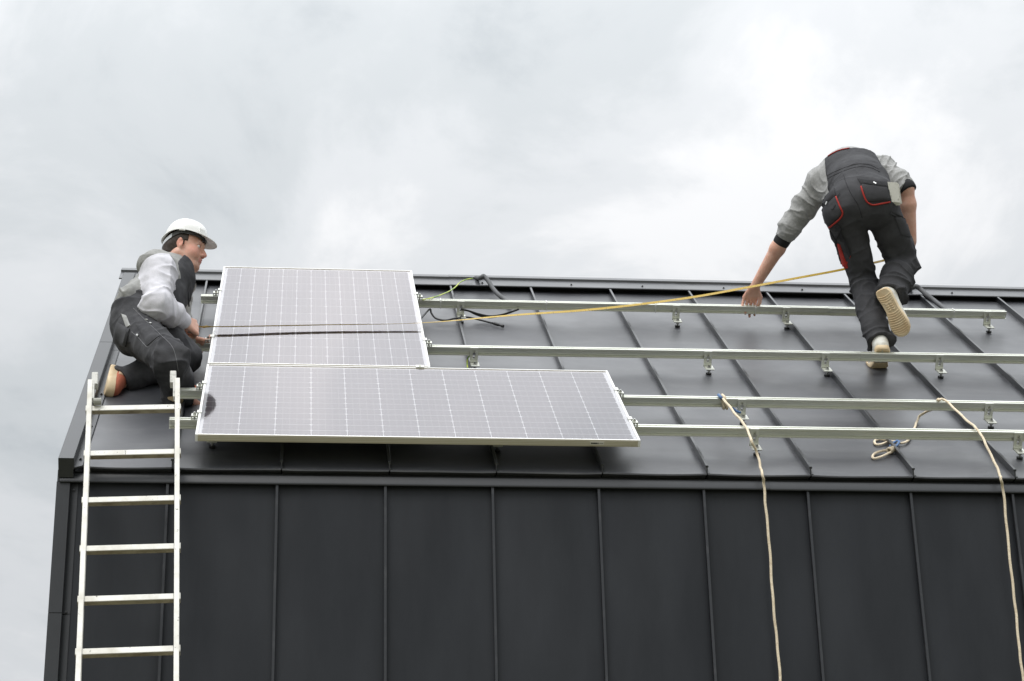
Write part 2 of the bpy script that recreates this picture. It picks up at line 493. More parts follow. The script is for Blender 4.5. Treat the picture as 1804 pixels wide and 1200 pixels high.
def bracket(rail, x, s, tilt=0.0, dx=0.0):
    """an L foot on the downhill face of a rail, stood on a hanger bolt"""
    m_ = MB()
    sf = s - 0.0015                       # face the plate is bolted to
    zt, zb = 0.116, 0.030
    hw, th = 0.021, 0.005
    sl0, sl1, sw = 0.055, 0.104, 0.0055   # the slot
    for x0, x1, h0, h1 in ((-hw, -sw, zb, zt), (sw, hw, zb, zt), (-sw, sw, sl1, zt), (-sw, sw, zb, sl0)):
        m_.box(RW(x + (x0 + x1) / 2, sf - th / 2, (h0 + h1) / 2), (EX, ES, EN), ((x1 - x0) / 2, th / 2, (h1 - h0) / 2))
    m_.box(RW(x + 0.004, sf - 0.034, zb + 0.0035), (EX, ES, EN), (hw + 0.002, 0.034, 0.0035), bev=0.002)
    m_.box(RW(x, sf - th - 0.003, zb + 0.014), (EX, ES, EN), (hw, 0.003, 0.004))
    br = m_.build('bracket', M['alu'], rail)
    xb_, sb_ = x + 0.004 + dx, sf - 0.046
    m_ = MB()
    m_.tube([RW(xb_, sb_, -0.002), RW(xb_, sb_, 0.052)], 0.0052, 8)
    for h in (zb - 0.007, zb + 0.010):
        m_.tube([RW(xb_, sb_, h - 0.003), RW(xb_, sb_, h + 0.004)], 0.0095, 6)
    m_.tube([RW(x, sf - th, 0.086), RW(x, sf - th - 0.012, 0.086)], 0.0085, 6)
    m_.tube([RW(x, sf - th, 0.064), RW(x, sf - th - 0.008, 0.064)], 0.006, 6)
    m_.build('hanger_bolt', M['steel'], br)
    m_ = MB()
    m_.tube([RW(xb_, sb_, 0.001), RW(xb_, sb_, 0.010)], 0.0155, 12)
    m_.build('rubber_seal', M['rubber'], br)


def clamp(rail, x, s, side, mid=False, lift=0.0):
    """end clamp gripping the panel frame; side +1: stands right of the panel"""
    m_ = MB()
    o = 0.019 * side
    m_.box(RW(x + o, s + 0.017, H_TOP + 0.018), (EX, ES, EN), (0.0145, 0.019, 0.0025))
    m_.box(RW(x + 0.0045 * side, s + 0.017, H_TOP + 0.018), (EX, ES, EN), (0.002, 0.019, 0.018))
    m_.box(RW(x - 0.003 * side, s + 0.017, 0.1525), (EX, ES, EN), (0.010, 0.019, 0.002))
    m_.box(RW(x + 0.032 * side, s + 0.017, H_TOP + 0.009), (EX, ES, EN), (0.002, 0.019, 0.009))
    cl = m_.build('end_clamp', M['alu'], rail)
    m_ = MB()
    m_.tube([RW(x + o, s + 0.017, H_TOP - 0.004), RW(x + o, s + 0.017, H_TOP + 0.034)], 0.0042, 8)
    m_.tube([RW(x + o, s + 0.017, H_TOP + 0.0205), RW(x + o, s + 0.017, H_TOP + 0.029)], 0.0075, 6)
    m_.build('clamp_bolt', M['steel'], cl)


def rail(label, s0, s1, xa, xb, joints, brackets, clamps, ties=()):
    """s0/s1: place up the slope of the front face at x = 0 / x = 4.5"""
    r = thing('mounting_rail', RW(xa, s0, 0), label, 'rail', 'aluminium mounting rails laid across the roof')
    sx = lambda x: s0 + (s1 - s0) * x / 4.5
    # profile (s back from the face, h)
    pr = [(0.000, H_BOT), (0.000, 0.0742), (0.0115, 0.0752), (0.0125, 0.0775), (0.0008, 0.0925), (0.0005, 0.1035), (0.0022, 0.1045), (0.0022, 0.106),
          (0.0, 0.107), (0.0, H_TOP - 0.001), (0.001, H_TOP), (0.012, H_TOP), (0.012, 0.108), (0.026, 0.108), (0.026, H_TOP), (0.038, H_TOP), (0.038, H_BOT)]
    ends = [xa] + list(joints) + [xb]
    for i in range(len(ends) - 1):
        a, b_ = ends[i] + (0.0008 if i else 0), ends[i + 1] - (0.0008 if i < len(ends) - 2 else 0)
        dh = 0.0018 * (i % 2)
        n = len(pr)
        m_ = MB()
        lo = [RW(a, sx(a) + q + dh, h - dh) for q, h in pr]
        hi = [RW(b_, sx(b_) + q + dh, h - dh) for q, h in pr]
        m_.add(lo + hi, [(k, (k + 1) % n, n + (k + 1) % n, n + k) for k in range(n)] + [tuple(reversed(range(n))), tuple(range(n, 2 * n))])
        m_.build('rail_profile', M['alu'], r)
    for x in brackets:
        bracket(r, x, sx(x), dx=random.uniform(-0.003, 0.003))
    for x, side in clamps:
        clamp(r, x, sx(x), side)
    for x in ties:
        m_ = MB()
        for q, h, hq, hh in ((-0.0022, 0.095, 0.0012, 0.025), (0.041, 0.095, 0.0012, 0.025), (0.019, 0.1185, 0.022, 0.0012), (0.019, 0.0705, 0.022, 0.0012)):
            m_.box(RW(x, sx(x) + q, h), (EX, ES, EN), (0.0022, hq, hh))
        m_.box(RW(x, sx(x) - 0.004, 0.108), (EX, ES, EN), (0.0035, 0.003, 0.0045))
        m_.build('cable_tie', M['plastic'], r)
    return r


PL, PS, PW = 0.0989, 0.0234, 1.105        # panel left side, lower edge, short side
rail('top mounting rail nearest the ridge, ending short of the roof at right', 2.577, 2.592, -0.003, 4.655, (3.60,), (0.42, 1.459, 2.70, 3.343, 3.972, 4.54),
     ((0.100, -1), (1.207, 1)), (1.345, 1.95, 2.58, 3.165, 4.34))
rail('second mounting rail from the ridge, passing in front of the heel of the white shoe', 1.611, 1.655, -0.001, XR - 0.3, (3.545,),
     (0.42, 1.463, 2.71, 3.349, 3.976, 4.6, 5.6), ((0.100, -1), (1.207, 1)), ())
rail('mounting rail that both beige ropes hang over, third from the ridge', 0.790, 0.783, -0.030, XR - 0.3, (3.02 + 2.2,), (0.16, 1.46, 2.722, 3.972, 5.2), ((0.0985, -1), (2.0995, 1)), ())
rail('lowest mounting rail nearest the eave of the roof', 0.330, 0.318, -0.035, XR - 0.3, (5.1,), (0.158, 1.47, 2.69, 3.968, 5.2), ((0.0985, -1), (2.0995, 1)), ())

# ------------------------------------------------------------------ solar panels
PH, PT = 0.150, 0.0329                    # face height off the sheet, frame thickness


def cell_material():
    m = bpy.data.materials.new('silicon_cell')
    m.use_nodes = True
    t = m.node_tree
    b = t.nodes['Principled BSDF']
    b.inputs['Roughness'].default_value = 0.45
    tc = N(t, 'ShaderNodeTexCoord')
    sp = N(t, 'ShaderNodeSeparateXYZ', {0: tc.outputs['Object']})
    # fine bus wires along the short side of the cell
    fr = MA(t, 'FRACT', MA(t, 'MULTIPLY', sp.outputs[0], 1 / 0.0325))
    ln = MA(t, 'LESS_THAN', MA(t, 'ABSOLUTE', MA(t, 'SUBTRACT', fr, 0.5)), 0.035)
    oi = N(t, 'ShaderNodeObjectInfo')
    base = ramp(t, oi.outputs['Random'], [(0.0, (0.018, 0.018, 0.042)), (1.0, (0.032, 0.031, 0.058))], 'LINEAR')
    mx = N(t, 'ShaderNodeMix', data_type='RGBA')
    t.links.new(MA(t, 'MULTIPLY', ln, 0.6), mx.inputs[0])
    t.links.new(base, mx.inputs[6])
    mx.inputs[7].default_value = (0.30, 0.30, 0.31, 1)
    t.links.new(mx.outputs[2], b.inputs['Base Color'])
    return m


def glass_material():
    m = bpy.data.materials.new('solar_glass')
    m.use_nodes = True
    t = m.node_tree
    t.nodes.clear()
    tc = N(t, 'ShaderNodeTexCoord')
    nz = N(t, 'ShaderNodeTexNoise', {'Vector': tc.outputs['Object'], 'Scale': 2.5, 'Detail': 3.0})
    bp = N(t, 'ShaderNodeBump', {'Height': nz.outputs[0], 'Strength': 0.02, 'Distance': 0.01})
    fr = N(t, 'ShaderNodeFresnel', {'IOR': 2.05, 'Normal': bp.outputs[0]})
    gl = N(t, 'ShaderNodeBsdfGlossy', {'Color': (1, 0.965, 0.975, 1), 'Roughness': 0.05, 'Normal': bp.outputs[0]})
    tr = N(t, 'ShaderNodeBsdfTransparent', {'Color': (0.93, 0.95, 0.96, 1)})
    mx = N(t, 'ShaderNodeMixShader', {0: fr.outputs[0], 1: tr.outputs[0], 2: gl.outputs[0]})
    o = N(t, 'ShaderNodeOutputMaterial', {0: mx.outputs[0]})
    return m


M['cell'] = cell_material()
M['glass'] = glass_material()
M['glass_edge'] = bpy.data.materials.new('glass_underside')
M['glass_edge'].use_nodes = True
t = M['glass_edge'].node_tree
t.nodes.clear()
N(t, 'ShaderNodeOutputMaterial', {0: N(t, 'ShaderNodeBsdfTransparent').outputs[0]})


def panel(label, x0, s0, wx, ws, nx, ns, chamfer):
    """framed panel; x0, s0: lower left corner; wx, ws: its size along eave and slope"""
    p = thing('solar_panel', RW(x0, s0, 0.117), label, 'solar panel', 'framed solar panels on the roof')
    fw = 0.011
    hm, hh = PH - PT / 2, PT / 2
    # side bars run through, the end bars butt between them
    for bx, bs, hx, hs_ in ((x0 + fw / 2, s0 + ws / 2, fw / 2, ws / 2), (x0 + wx - fw / 2, s0 + ws / 2, fw / 2, ws / 2),
                            (x0 + wx / 2, s0 + fw / 2, wx / 2 - fw, fw / 2), (x0 + wx / 2, s0 + ws - fw / 2, wx / 2 - fw, fw / 2)):
        m_ = MB()
        along = hs_ > hx
        m_.box(RW(bx, bs, hm), (ES, EX, EN) if along else (EX, ES, EN), (hs_, hx, hh) if along else (hx, hs_, hh), bev=0.0012)
        if bs < s0 + 0.02:               # fine grooves of the extrusion
            for g_ in (-0.008, 0.0, 0.008):
                m_.box(RW(bx, bs - fw / 2 - 0.0004, hm + g_), (EX, ES, EN), (hx, 0.0006, 0.0022))
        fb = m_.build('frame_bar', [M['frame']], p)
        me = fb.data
        me.materials.append(M['frame_ground_tint'])
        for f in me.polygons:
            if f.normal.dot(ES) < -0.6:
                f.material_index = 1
    m_ = MB()
    m_.box(RW(x0 + wx / 2, s0 + ws / 2, PH - 0.0095), (EX, ES, EN), (wx / 2 - fw, ws / 2 - fw, 0.0015))
    m_.build('backsheet', M['back'], p)
    mx_, ms_ = fw + 0.014, fw + 0.008
    cw, ch = (wx - 2 * mx_) / nx, (ws - 2 * ms_) / ns
    a, b_, q = cw / 2 - 0.0016, ch / 2 - 0.0019, chamfer
    me = bpy.data.meshes.new('solar_cell')
    lp = [(-a + q, -b_), (a - q, -b_), (a, -b_ + q), (a, b_ - q), (a - q, b_), (-a + q, b_), (-a, b_ - q), (-a, -b_ + q)]
    vs = [EX * u + ES * v + EN * h for h in (0, 0.0002) for u, v in lp]
    me.from_pydata([tuple(v) for v in vs], [], [tuple(range(8, 16))] + [(i, (i + 1) % 8, 8 + (i + 1) % 8, 8 + i) for i in range(8)])
    me.materials.append(M['cell'])
    for j in range(ns):
        for i in range(nx):
            o = link('solar_cell', me, p)
            o.location = RW(x0 + mx_ + cw * (i + 0.5), s0 + ms_ + ch * (j + 0.5), PH - 0.0078)
    m_ = MB()
    m_.box(RW(x0 + wx / 2, s0 + ws / 2, PH - 0.0032), (EX, ES, EN), (wx / 2 - fw, ws / 2 - fw, 0.0008))
    gp = m_.build('glass_pane', M['glass'], p)
    gp.data.materials.append(M['glass_edge'])
    for f in gp.data.polygons:
        f.material_index = 0 if f.normal.dot(EN) > 0.5 else 1
    return p


up = panel('upright solar panel reaching above the ridge beside the kneeling worker', 0.1005, 1.1452, 1.105, 2.0, 13, 12, 0.0065)
lp_ = panel('wide solar panel lying lengthways along the eave', PL, PS, 2.0, PW, 12, 13, 0.0065)
# rating sticker on the lower frame of the wide panel
M['label'] = mat('rating_label', (0.62, 0.60, 0.54), 0.5)
M['ink'] = mat('black_ink', (0.02, 0.02, 0.02), 0.5)
m_ = MB()
xl = (1.8999, 0.0378, 0.1335)[0]
m_.box(RW(xl, PS - 0.0022, 0.1335), (EX, ES, EN), (0.032, 0.0006, 0.0075), 0)
for i, (dx, wd) in enumerate(((-0.024, 0.004), (-0.016, 0.003), (-0.010, 0.0045), (-0.002, 0.003), (0.005, 0.002), (0.014, 0.003), (0.023, 0.004))):
    m_.box(RW(xl + dx, PS - 0.0031, 0.1335), (EX, ES, EN), (wd, 0.0004, 0.003 if i < 5 else 0.001), 1)
m_.build('sticker', [M['label'], M['ink']], lp_)
# clamp between the two panels
m_ = MB()
xm = (1.1527, 1.1209, 0.1500)[0]
m_.box(RW(xm, 1.1365, 0.1525), (EX, ES, EN), (0.020, 0.017, 0.002))
m_.box(RW(xm, 1.1365, 0.134), (EX, ES, EN), (0.020, 0.004, 0.017))
m_.box(RW(xm, 1.121, 0.149), (EX, ES, EN), (0.020, 0.0015, 0.0045))
m_.tube([RW(xm, 1.1365, 0.153), RW(xm, 1.1365, 0.159)], 0.006, 6)
m_.build('middle_clamp', M['alu'], up)

# ------------------------------------------------------------------ ladder
lad = thing('ladder', (-0.15, -0.9, -1.9), 'worn cream ladder with grimy rungs, shade painted underneath, leaning on the eave', 'ladder')
LE = Vector((-0.04946, 0.33601, 0.94056)).normalized()
LL = Vector((0.99877, 0.02040, 0.04523))
LL = (LL - LE * LL.dot(LE)).normalized()
LN = LL.cross(LE).normalized()            # away from the house is -LN
L0 = Vector((-0.1855, 0.0325, 0.2875))    # middle of the top rung
LQ, LW = 0.26245, 0.3634
for sgn in (-1, 1):
    m_ = MB()
    ca, cb = L0 + LE * (0.165 if sgn < 0 else 0.165), L0 - LE * 5.35
    o = LL * sgn * (LW / 2 + 0.012)
    # open channel profile: web outside, flanges turned inwards
    pr = [(-0.012, -0.024), (0.009, -0.024), (0.009, -0.020), (-0.009, -0.020), (-0.009, 0.020), (0.009, 0.020), (0.009, 0.024), (-0.012, 0.024)]
    m_.prism([cb + o - LL * sgn * u + LN * v for u, v in (pr if sgn < 0 else list(reversed(pr)))], ca - cb)
    st = m_.build('stile', M['ladder'], lad)
    m_ = MB()                             # worn hook fitting on the stile head
    tp = ca + o - LL * sgn * 0.014
    m_.box(tp + LE * 0.012 - LL * sgn * 0.004, (LE, LL, LN), (0.035, 0.014, 0.021), bev=0.003)
    m_.box(tp - LE * 0.055 + LN * 0.006, (LE, LL, LN), (0.055, 0.004, 0.016))
    m_.box(tp + LE * 0.006 - LN * 0.022 - LL * sgn * 0.004, (LE, LL, LN), (0.022, 0.013, 0.0025))
    m_.build('end_fitting', M['cap_end'], st)
m_ = MB()
pb = L0 + LE * 0.025 - LL * (LW / 2 - 0.018) + LN * 0.03
m_.tube([pb - LL * 0.012, pb + LL * 0.022], 0.016, 12)
m_.build('rubber_buffer', mat('grey_buffer', (0.33, 0.33, 0.29), 0.7), lad)
for k in range(20):
    c_ = L0 - LE * LQ * k
    if c_.z < -4.7:
        break
    m_ = MB()
    hw = LW / 2 + 0.001
    pr = [(-0.0135, -0.015), (0.0135, -0.015), (0.0155, -0.013), (0.0155, 0.013), (0.0135, 0.015), (-0.0135, 0.015), (-0.0155, 0.013), (-0.0155, -0.013)]
    m_.prism([c_ - LL * hw + LE * u * 0.95 + LN * v for u, v in pr], LL * 2 * hw)
    for sgn in (-1, 1):                   # swaged end showing through the stile
        m_.box(c_ + LL * sgn * (LW / 2 + 0.0255), (LL, LE, LN), (0.0035, 0.017, 0.017), bev=0.003)
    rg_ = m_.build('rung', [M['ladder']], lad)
    rg_.data.materials.append(M['shade_grime'])   # shade of the underside painted in, along with boot dirt
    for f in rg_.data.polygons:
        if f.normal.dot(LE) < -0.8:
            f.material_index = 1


# ------------------------------------------------------------------ ropes, cables, sleeves
def spline(pts, n=10):
    pts = [Vector(p) for p in pts]
    pts = [pts[0] * 2 - pts[1]] + pts + [pts[-1] * 2 - pts[-2]]
    o = []
    for i in range(1, len(pts) - 2):
        p0, p1, p2, p3 = pts[i - 1:i + 3]
        for k in range(n):
            t_ = k / n
            o.append(0.5 * ((2 * p1) + (p2 - p0) * t_ + (2 * p0 - 5 * p1 + 4 * p2 - p3) * t_ ** 2 + (3 * p1 - p0 - 3 * p2 + p3) * t_ ** 3))
    o.append(pts[-2])
    return o


def wobble(pts, a=0.0012, f=0.7):
    return [p + Vector((math.sin(i * f) + math.sin(i * f * 0.37 + 1), math.cos(i * f * 0.6), math.sin(i * f * 0.8 + 2))) * a for i, p in enumerate(pts)]


RR = 0.0062
ra = thing('rope', RW(2.55, 0.79, 0.12), 'beige rope hanging from a blue taped end hitched round the rail', 'rope', 'beige ropes hanging over the eave')
m_ = MB()
m_.tube(wobble(spline([RW(*(2.6148, 0.7988, 0.1260)), RW(*(2.6253, 0.6207, 0.1300)), RW(*(2.6379, 0.4316, 0.1280)), RW(*(2.6415, 0.2737, 0.1290)), RW(*(2.6294, 0.1093, 0.1280)),
                RW(*(2.6565, 0.1026, 0.0700)), RW(*(2.6625, 0.0273, 0.0300)), RW(*(2.6577, -0.0464, 0.0120)), Vector((2.6682, -0.0120, -0.0579)), Vector((2.6706, -0.0100, -0.1768)), Vector((2.6730, -0.0040, -0.3762)),
                Vector((2.6711, -0.0120, -0.5898)), Vector((2.6745, -0.0060, -0.7697)), Vector((2.6757, -0.0100, -0.9624)), Vector((2.6721, -0.0120, -1.1886)), Vector((2.6583, -0.0100, -1.5065))])), RR, 8)
m_.build('rope_line', M['rope'], ra, smooth=True)
m_ = MB()
m_.tube([RW(*(2.6091, 0.8140, 0.1270)), RW(*(2.6148, 0.7551, 0.1280))], 0.0085, 8)
m_.build('taped_end', M['blue'], ra, smooth=True)
m_ = MB()                                  # the turns of the hitch round the rail
xh = (2.6446, 0.7555, 0.0700)[0]
for i in range(2):
    x = xh + 0.016 * i - 0.03
    m_.tube(spline([RW(x, 0.83, 0.124), RW(x + 0.004, 0.783, 0.1235), RW(x + 0.012, 0.780, 0.095), RW(x + 0.02, 0.786, 0.066), RW(x + 0.02, 0.826, 0.065), RW(x + 0.01, 0.835, 0.1)], 6), RR, 8)
m_.build('hitch', M['rope'], ra, smooth=True)
m_ = MB()
m_.tube(spline([RW(*(2.6758, 0.7846, 0.0700)), RW(*(2.6937, 0.7709, 0.0600)), RW(*(2.7082, 0.7442, 0.0600))], 5), 0.0065, 8)
m_.build('tail_end', M['blue'], ra, smooth=True)

rb_ = thing('rope', RW(3.7, 0.79, 0.12), 'beige rope looped over the rail at right with a knotted coil on the sheet', 'rope', 'beige ropes hanging over the eave')
m_ = MB()
m_.tube(wobble(spline([RW(*(3.4072, 0.4479, 0.0140)), RW(*(3.4762, 0.4739, 0.0120)), RW(*(3.5734, 0.6886, 0.0120)), RW(*(3.6248, 0.8114, 0.0200)), RW(*(3.6595, 0.8214, 0.0500)), RW(3.745, 0.845, 0.075), RW(3.735, 0.838, 0.115), RW(*(3.7082, 0.7865, 0.1270)),
                RW(*(3.7348, 0.7988, 0.1280)), RW(*(3.7496, 0.7605, 0.1270)), RW(*(3.7525, 0.5708, 0.1260)), RW(*(3.7636, 0.3789, 0.1280)), RW(*(3.7626, 0.2955, 0.1270)), RW(*(3.7601, 0.1856, 0.1100)), RW(*(3.7722, 0.0783, 0.0600)),
                RW(*(3.7766, -0.0140, 0.0200)), RW(*(3.7711, -0.0591, 0.0110)), Vector((3.7868, -0.0130, -0.0726)), Vector((3.7864, -0.0080, -0.2463)), Vector((3.7796, -0.0120, -0.4902)), Vector((3.7797, -0.0050, -0.6603)), Vector((3.7748, -0.0120, -0.8319)), Vector((3.7721, -0.0100, -0.9859)), Vector((3.7571, -0.0120, -1.2894))])), RR, 8)
m_.build('rope_line', M['rope'], rb_, smooth=True)
m_ = MB()
m_.tube(spline([RW(*(3.3526, 0.3298, 0.0160)), RW(*(3.3186, 0.3260, 0.0140)), RW(*(3.2770, 0.3027, 0.0100)), RW(*(3.2481, 0.2550, 0.0090)), RW(*(3.2504, 0.2223, 0.0090)), RW(*(3.2925, 0.2480, 0.0120)), RW(*(3.3427, 0.2844, 0.0200))], 6), RR, 8)
m_.tube(spline([RW(*(3.4121, 0.4474, 0.0200)), RW(*(3.3836, 0.4640, 0.0140)), RW(*(3.3361, 0.4312, 0.0100)), RW(*(3.3116, 0.4332, 0.0090)), RW(*(3.3196, 0.4848, 0.0090)), RW(*(3.3512, 0.5090, 0.0100)), RW(*(3.3883, 0.4814, 0.0140))], 6), RR, 8)
m_.build('coil', M['rope'], rb_, smooth=True)
m_ = MB()
for i in range(4):
    cc_ = RW(*(3.3518, 0.3180, 0.0200))
    ax = (RW(*(3.3755, 0.3441, 0.0200)) - cc_).normalized()
    e1 = (EN - ax * EN.dot(ax)).normalized()
    e2 = ax.cross(e1)
    m_.tube([cc_ + ax * (0.009 * (i - 1.5) + 0.003 * k / 12) + (e1 * math.cos(2 * math.pi * k / 12) + e2 * math.sin(2 * math.pi * k / 12)) * 0.0125 for k in range(13)], RR * 0.95, 6)
m_.build('knot', M['rope'], rb_, smooth=True)
m_ = MB()
m_.tube(spline([RW(*(3.3616, 0.3150, 0.0240)), RW(*(3.3905, 0.3607, 0.0260)), RW(*(3.4248, 0.4334, 0.0220)), RW(*(3.4201, 0.4563, 0.0200)), RW(*(3.3927, 0.4269, 0.0180)), RW(*(3.3595, 0.3662, 0.0180))], 6), 0.0062, 8)
m_.build('taped_loop', M['blue'], rb_, smooth=True)


def line(name, label, cat, group, pts, r, m, n=10, mat_=None):
    mm = MB()
    mm.tube(spline(pts, n), r, 10)
    o = mm.build(name, m, smooth=True)
    return tag(o, label, cat, group)


line('cable_sleeve', 'grey foam sleeve arching over the ridge beside the upright panel', 'cable sleeve', 'grey sleeves coming over the ridge',
     [RW(1.55, 3.60, -0.16), RW(1.60, 3.50, 0.01), RW(*(1.6263, 3.2946, 0.0750)), RW(*(1.6474, 3.3057, 0.0850)), RW(*(1.6708, 3.2486, 0.0700)), RW(*(1.6949, 3.1564, 0.0450)), RW(*(1.7242, 3.0553, 0.0300)), RW(*(1.7523, 2.9888, 0.0220)), RW(*(1.7713, 2.8665, 0.0220))], 0.0135, M['conduit'])
line('cable_sleeve', 'grey foam sleeve running down from the ridge behind the worker with the raised foot', 'cable sleeve', 'grey sleeves coming over the ridge',
     [RW(4.33, 3.62, -0.18), RW(4.32, 3.50, 0.0), RW(*(4.2932, 3.3035, 0.0700)), RW(*(4.3105, 3.2815, 0.0850)), RW(*(4.3359, 3.2650, 0.0700)), RW(*(4.3600, 3.2056, 0.0500)), RW(*(4.3914, 3.1478, 0.0300)), RW(*(4.4099, 3.0390, 0.0200)), RW(*(4.4189, 2.8816, 0.0200))], 0.0145, M['conduit'])
line('earth_wire', 'thin green and yellow wire climbing from the top rail to the ridge', 'wire', 'green and yellow earth wires',
     [RW(*(1.2397, 2.5812, 0.1200)), RW(*(1.2787, 2.5906, 0.1250)), RW(*(1.3415, 2.7171, 0.1100)), RW(*(1.4219, 2.9829, 0.0700)), RW(*(1.4647, 3.1194, 0.0600)), RW(*(1.4993, 3.2319, 0.0600)), RW(*(1.5392, 3.3126, 0.0580)), RW(*(1.5860, 3.3437, 0.0600))], 0.0036, M['earth'])
line('earth_wire', 'short green and yellow wire end below the second rail bracket', 'wire', 'green and yellow earth wires',
     [RW(*(1.4445, 1.6481, 0.0700)), RW(*(1.4328, 1.6413, 0.0500)), RW(*(1.4294, 1.6246, 0.0300)), RW(*(1.4299, 1.5807, 0.0120))], 0.0042, M['earth'])
ca = line('panel_cable', 'black cable with a plug end trailing below the top rail', 'cable', 'black panel cables under the top rail',
          [RW(*(1.2031, 2.2130, 0.0900)), RW(*(1.2253, 2.3348, 0.0800)), RW(*(1.2826, 2.5673, 0.0680)), RW(*(1.2918, 2.5482, 0.0500)), RW(*(1.3150, 2.4948, 0.0350)), RW(*(1.3653, 2.4743, 0.0300)), RW(*(1.4179, 2.4963, 0.0350)), RW(*(1.4912, 2.5323, 0.0350)), RW(*(1.5419, 2.5177, 0.0300)), RW(*(1.6351, 2.4697, 0.0200))], 0.0052, M['cable'])
m_ = MB()
a_, b_ = RW(*(1.6324, 2.4756, 0.0200)), RW(*(1.6930, 2.4293, 0.0140))
m_.tube([a_, a_.lerp(b_, 0.15), a_.lerp(b_, 0.18), a_.lerp(b_, 0.55), a_.lerp(b_, 0.58), a_.lerp(b_, 0.85), a_.lerp(b_, 0.87), b_], [0.006, 0.007, 0.0095, 0.0095, 0.007, 0.007, 0.0095, 0.0095], 8)
m_.build('plug', M['cable'], ca)
m_ = MB()
for q in (0, 1):
    dq = EN * (-0.008 * q)
    m_.tube(spline([RW(*(1.4598, 2.5659, 0.0720)), RW(*(1.5063, 2.5768, 0.0600)), RW(*(1.5595, 2.5856, 0.0420)) + dq, RW(*(1.6242, 2.5779, 0.0320)) + dq, RW(*(1.6903, 2.5928, 0.0360)) + dq * 0.5, RW(*(1.7476, 2.5888, 0.0550)), RW(*(1.7918, 2.5838, 0.0740))]), 0.0055, 8)
tag(m_.build('panel_cable', M['cable'], smooth=True), 'sagging pair of black cables under the top rail beside a bracket', 'cable', 'black panel cables under the top rail')

# ------------------------------------------------------------------ soft bodies: distance fields meshed with surface nets
def hash3(i, j, k, seed):
    n = (i * 374761393 + j * 668265263 + k * 2147483647 + seed * 974711) & 0x7fffffff
    n = ((n ^ (n >> 13)) * 1274126177) & 0x7fffffff
    return ((n ^ (n >> 16)) & 0xffff) / 32767.5 - 1.0


def vnoise(p, seed=0):
    i = np.floor(p).astype(np.int64)
    f = p - i
    f = f * f * f * (f * (f * 6 - 15) + 10)
    r = 0
    for a in (0, 1):
        wa = f[:, 0] if a else 1 - f[:, 0]
        for b in (0, 1):
            wb = f[:, 1] if b else 1 - f[:, 1]
            for c in (0, 1):
                wc = f[:, 2] if c else 1 - f[:, 2]
                r = r + hash3(i[:, 0] + a, i[:, 1] + b, i[:, 2] + c, seed) * wa * wb * wc
    return r


A3 = lambda v: np.array((v[0], v[1], v[2]), float)


class RC:                                  # tapered capsule
    def __init__(s, a, b, ra, rb, k=0.02, tag='', sq=None):
        s.a, s.b, s.ra, s.rb, s.k, s.tag, s.sq = A3(a), A3(b), ra, rb, k, tag, sq
        s.c, s.R = (s.a + s.b) / 2, np.linalg.norm(s.b - s.a) / 2 + max(ra, rb) * 1.3

    def d(s, P):
        ba = s.b - s.a
        pa = P - s.a
        t = np.clip(pa @ ba / (ba @ ba), 0, 1)
        q = pa - t[:, None] * ba
        if s.sq is not None:               # flattened along a direction: (axis, factor)
            ax = A3(s.sq[0])
            ax = ax / np.linalg.norm(ax)
            q = q + np.outer(q @ ax, ax) * (s.sq[1] - 1)
        return np.linalg.norm(q, axis=1) - (s.ra + (s.rb - s.ra) * t)


class EL:                                  # oriented ellipsoid
    def __init__(s, c, r, ax=None, k=0.02, tag=''):
        s.c, s.r, s.k, s.tag = A3(c), np.array(r, float), k, tag
        s.M = np.array([A3(v) / np.linalg.norm(A3(v)) for v in (ax if ax is not None else ((1, 0, 0), (0, 1, 0), (0, 0, 1)))])
        s.R = max(r)

    def d(s, P):
        q = (P - s.c) @ s.M.T
        k0 = np.linalg.norm(q / s.r, axis=1)
        k1 = np.linalg.norm(q / s.r ** 2, axis=1) + 1e-9
        return k0 * (k0 - 1) / k1


class BX:                                  # rounded oriented box
    def __init__(s, c, h, ax, rd=0.005, k=0.01, tag=''):
        s.c, s.h, s.rd, s.k, s.tag = A3(c), np.array(h, float) - rd, rd, k, tag
        s.M = np.array([A3(v) / np.linalg.norm(A3(v)) for v in ax])
        s.R = np.linalg.norm(h)

    def d(s, P):
        q = np.abs((P - s.c) @ s.M.T) - s.h
        return np.linalg.norm(np.maximum(q, 0), axis=1) + np.minimum(q.max(axis=1), 0) - s.rd


def field(P, prims, subs=(), cuts=(), grow=0.0):
    d = np.full(len(P), 9.0)
    for p in prims:
        n = np.linalg.norm(P - p.c, axis=1)
        m = n < p.R + 0.14
        if not m.any():
            continue
        e = p.d(P[m]) - grow
        o = d[m]
        if p.k > 0:
            h = np.maximum(p.k - np.abs(o - e), 0) / p.k
            d[m] = np.minimum(o, e) - h * h * p.k * 0.25
        else:
            d[m] = np.minimum(o, e)
    for p in subs:
        m = np.linalg.norm(P - p.c, axis=1) < p.R + 0.05
        if m.any():
            e = -p.d(P[m])
            o = d[m]
            h = np.maximum(p.k - np.abs(o - e), 0) / max(p.k, 1e-6)
            d[m] = np.maximum(o, e) + h * h * p.k * 0.25
    for c in cuts:                         # callables: keep where negative
        d = np.maximum(d, c(P))
    return d


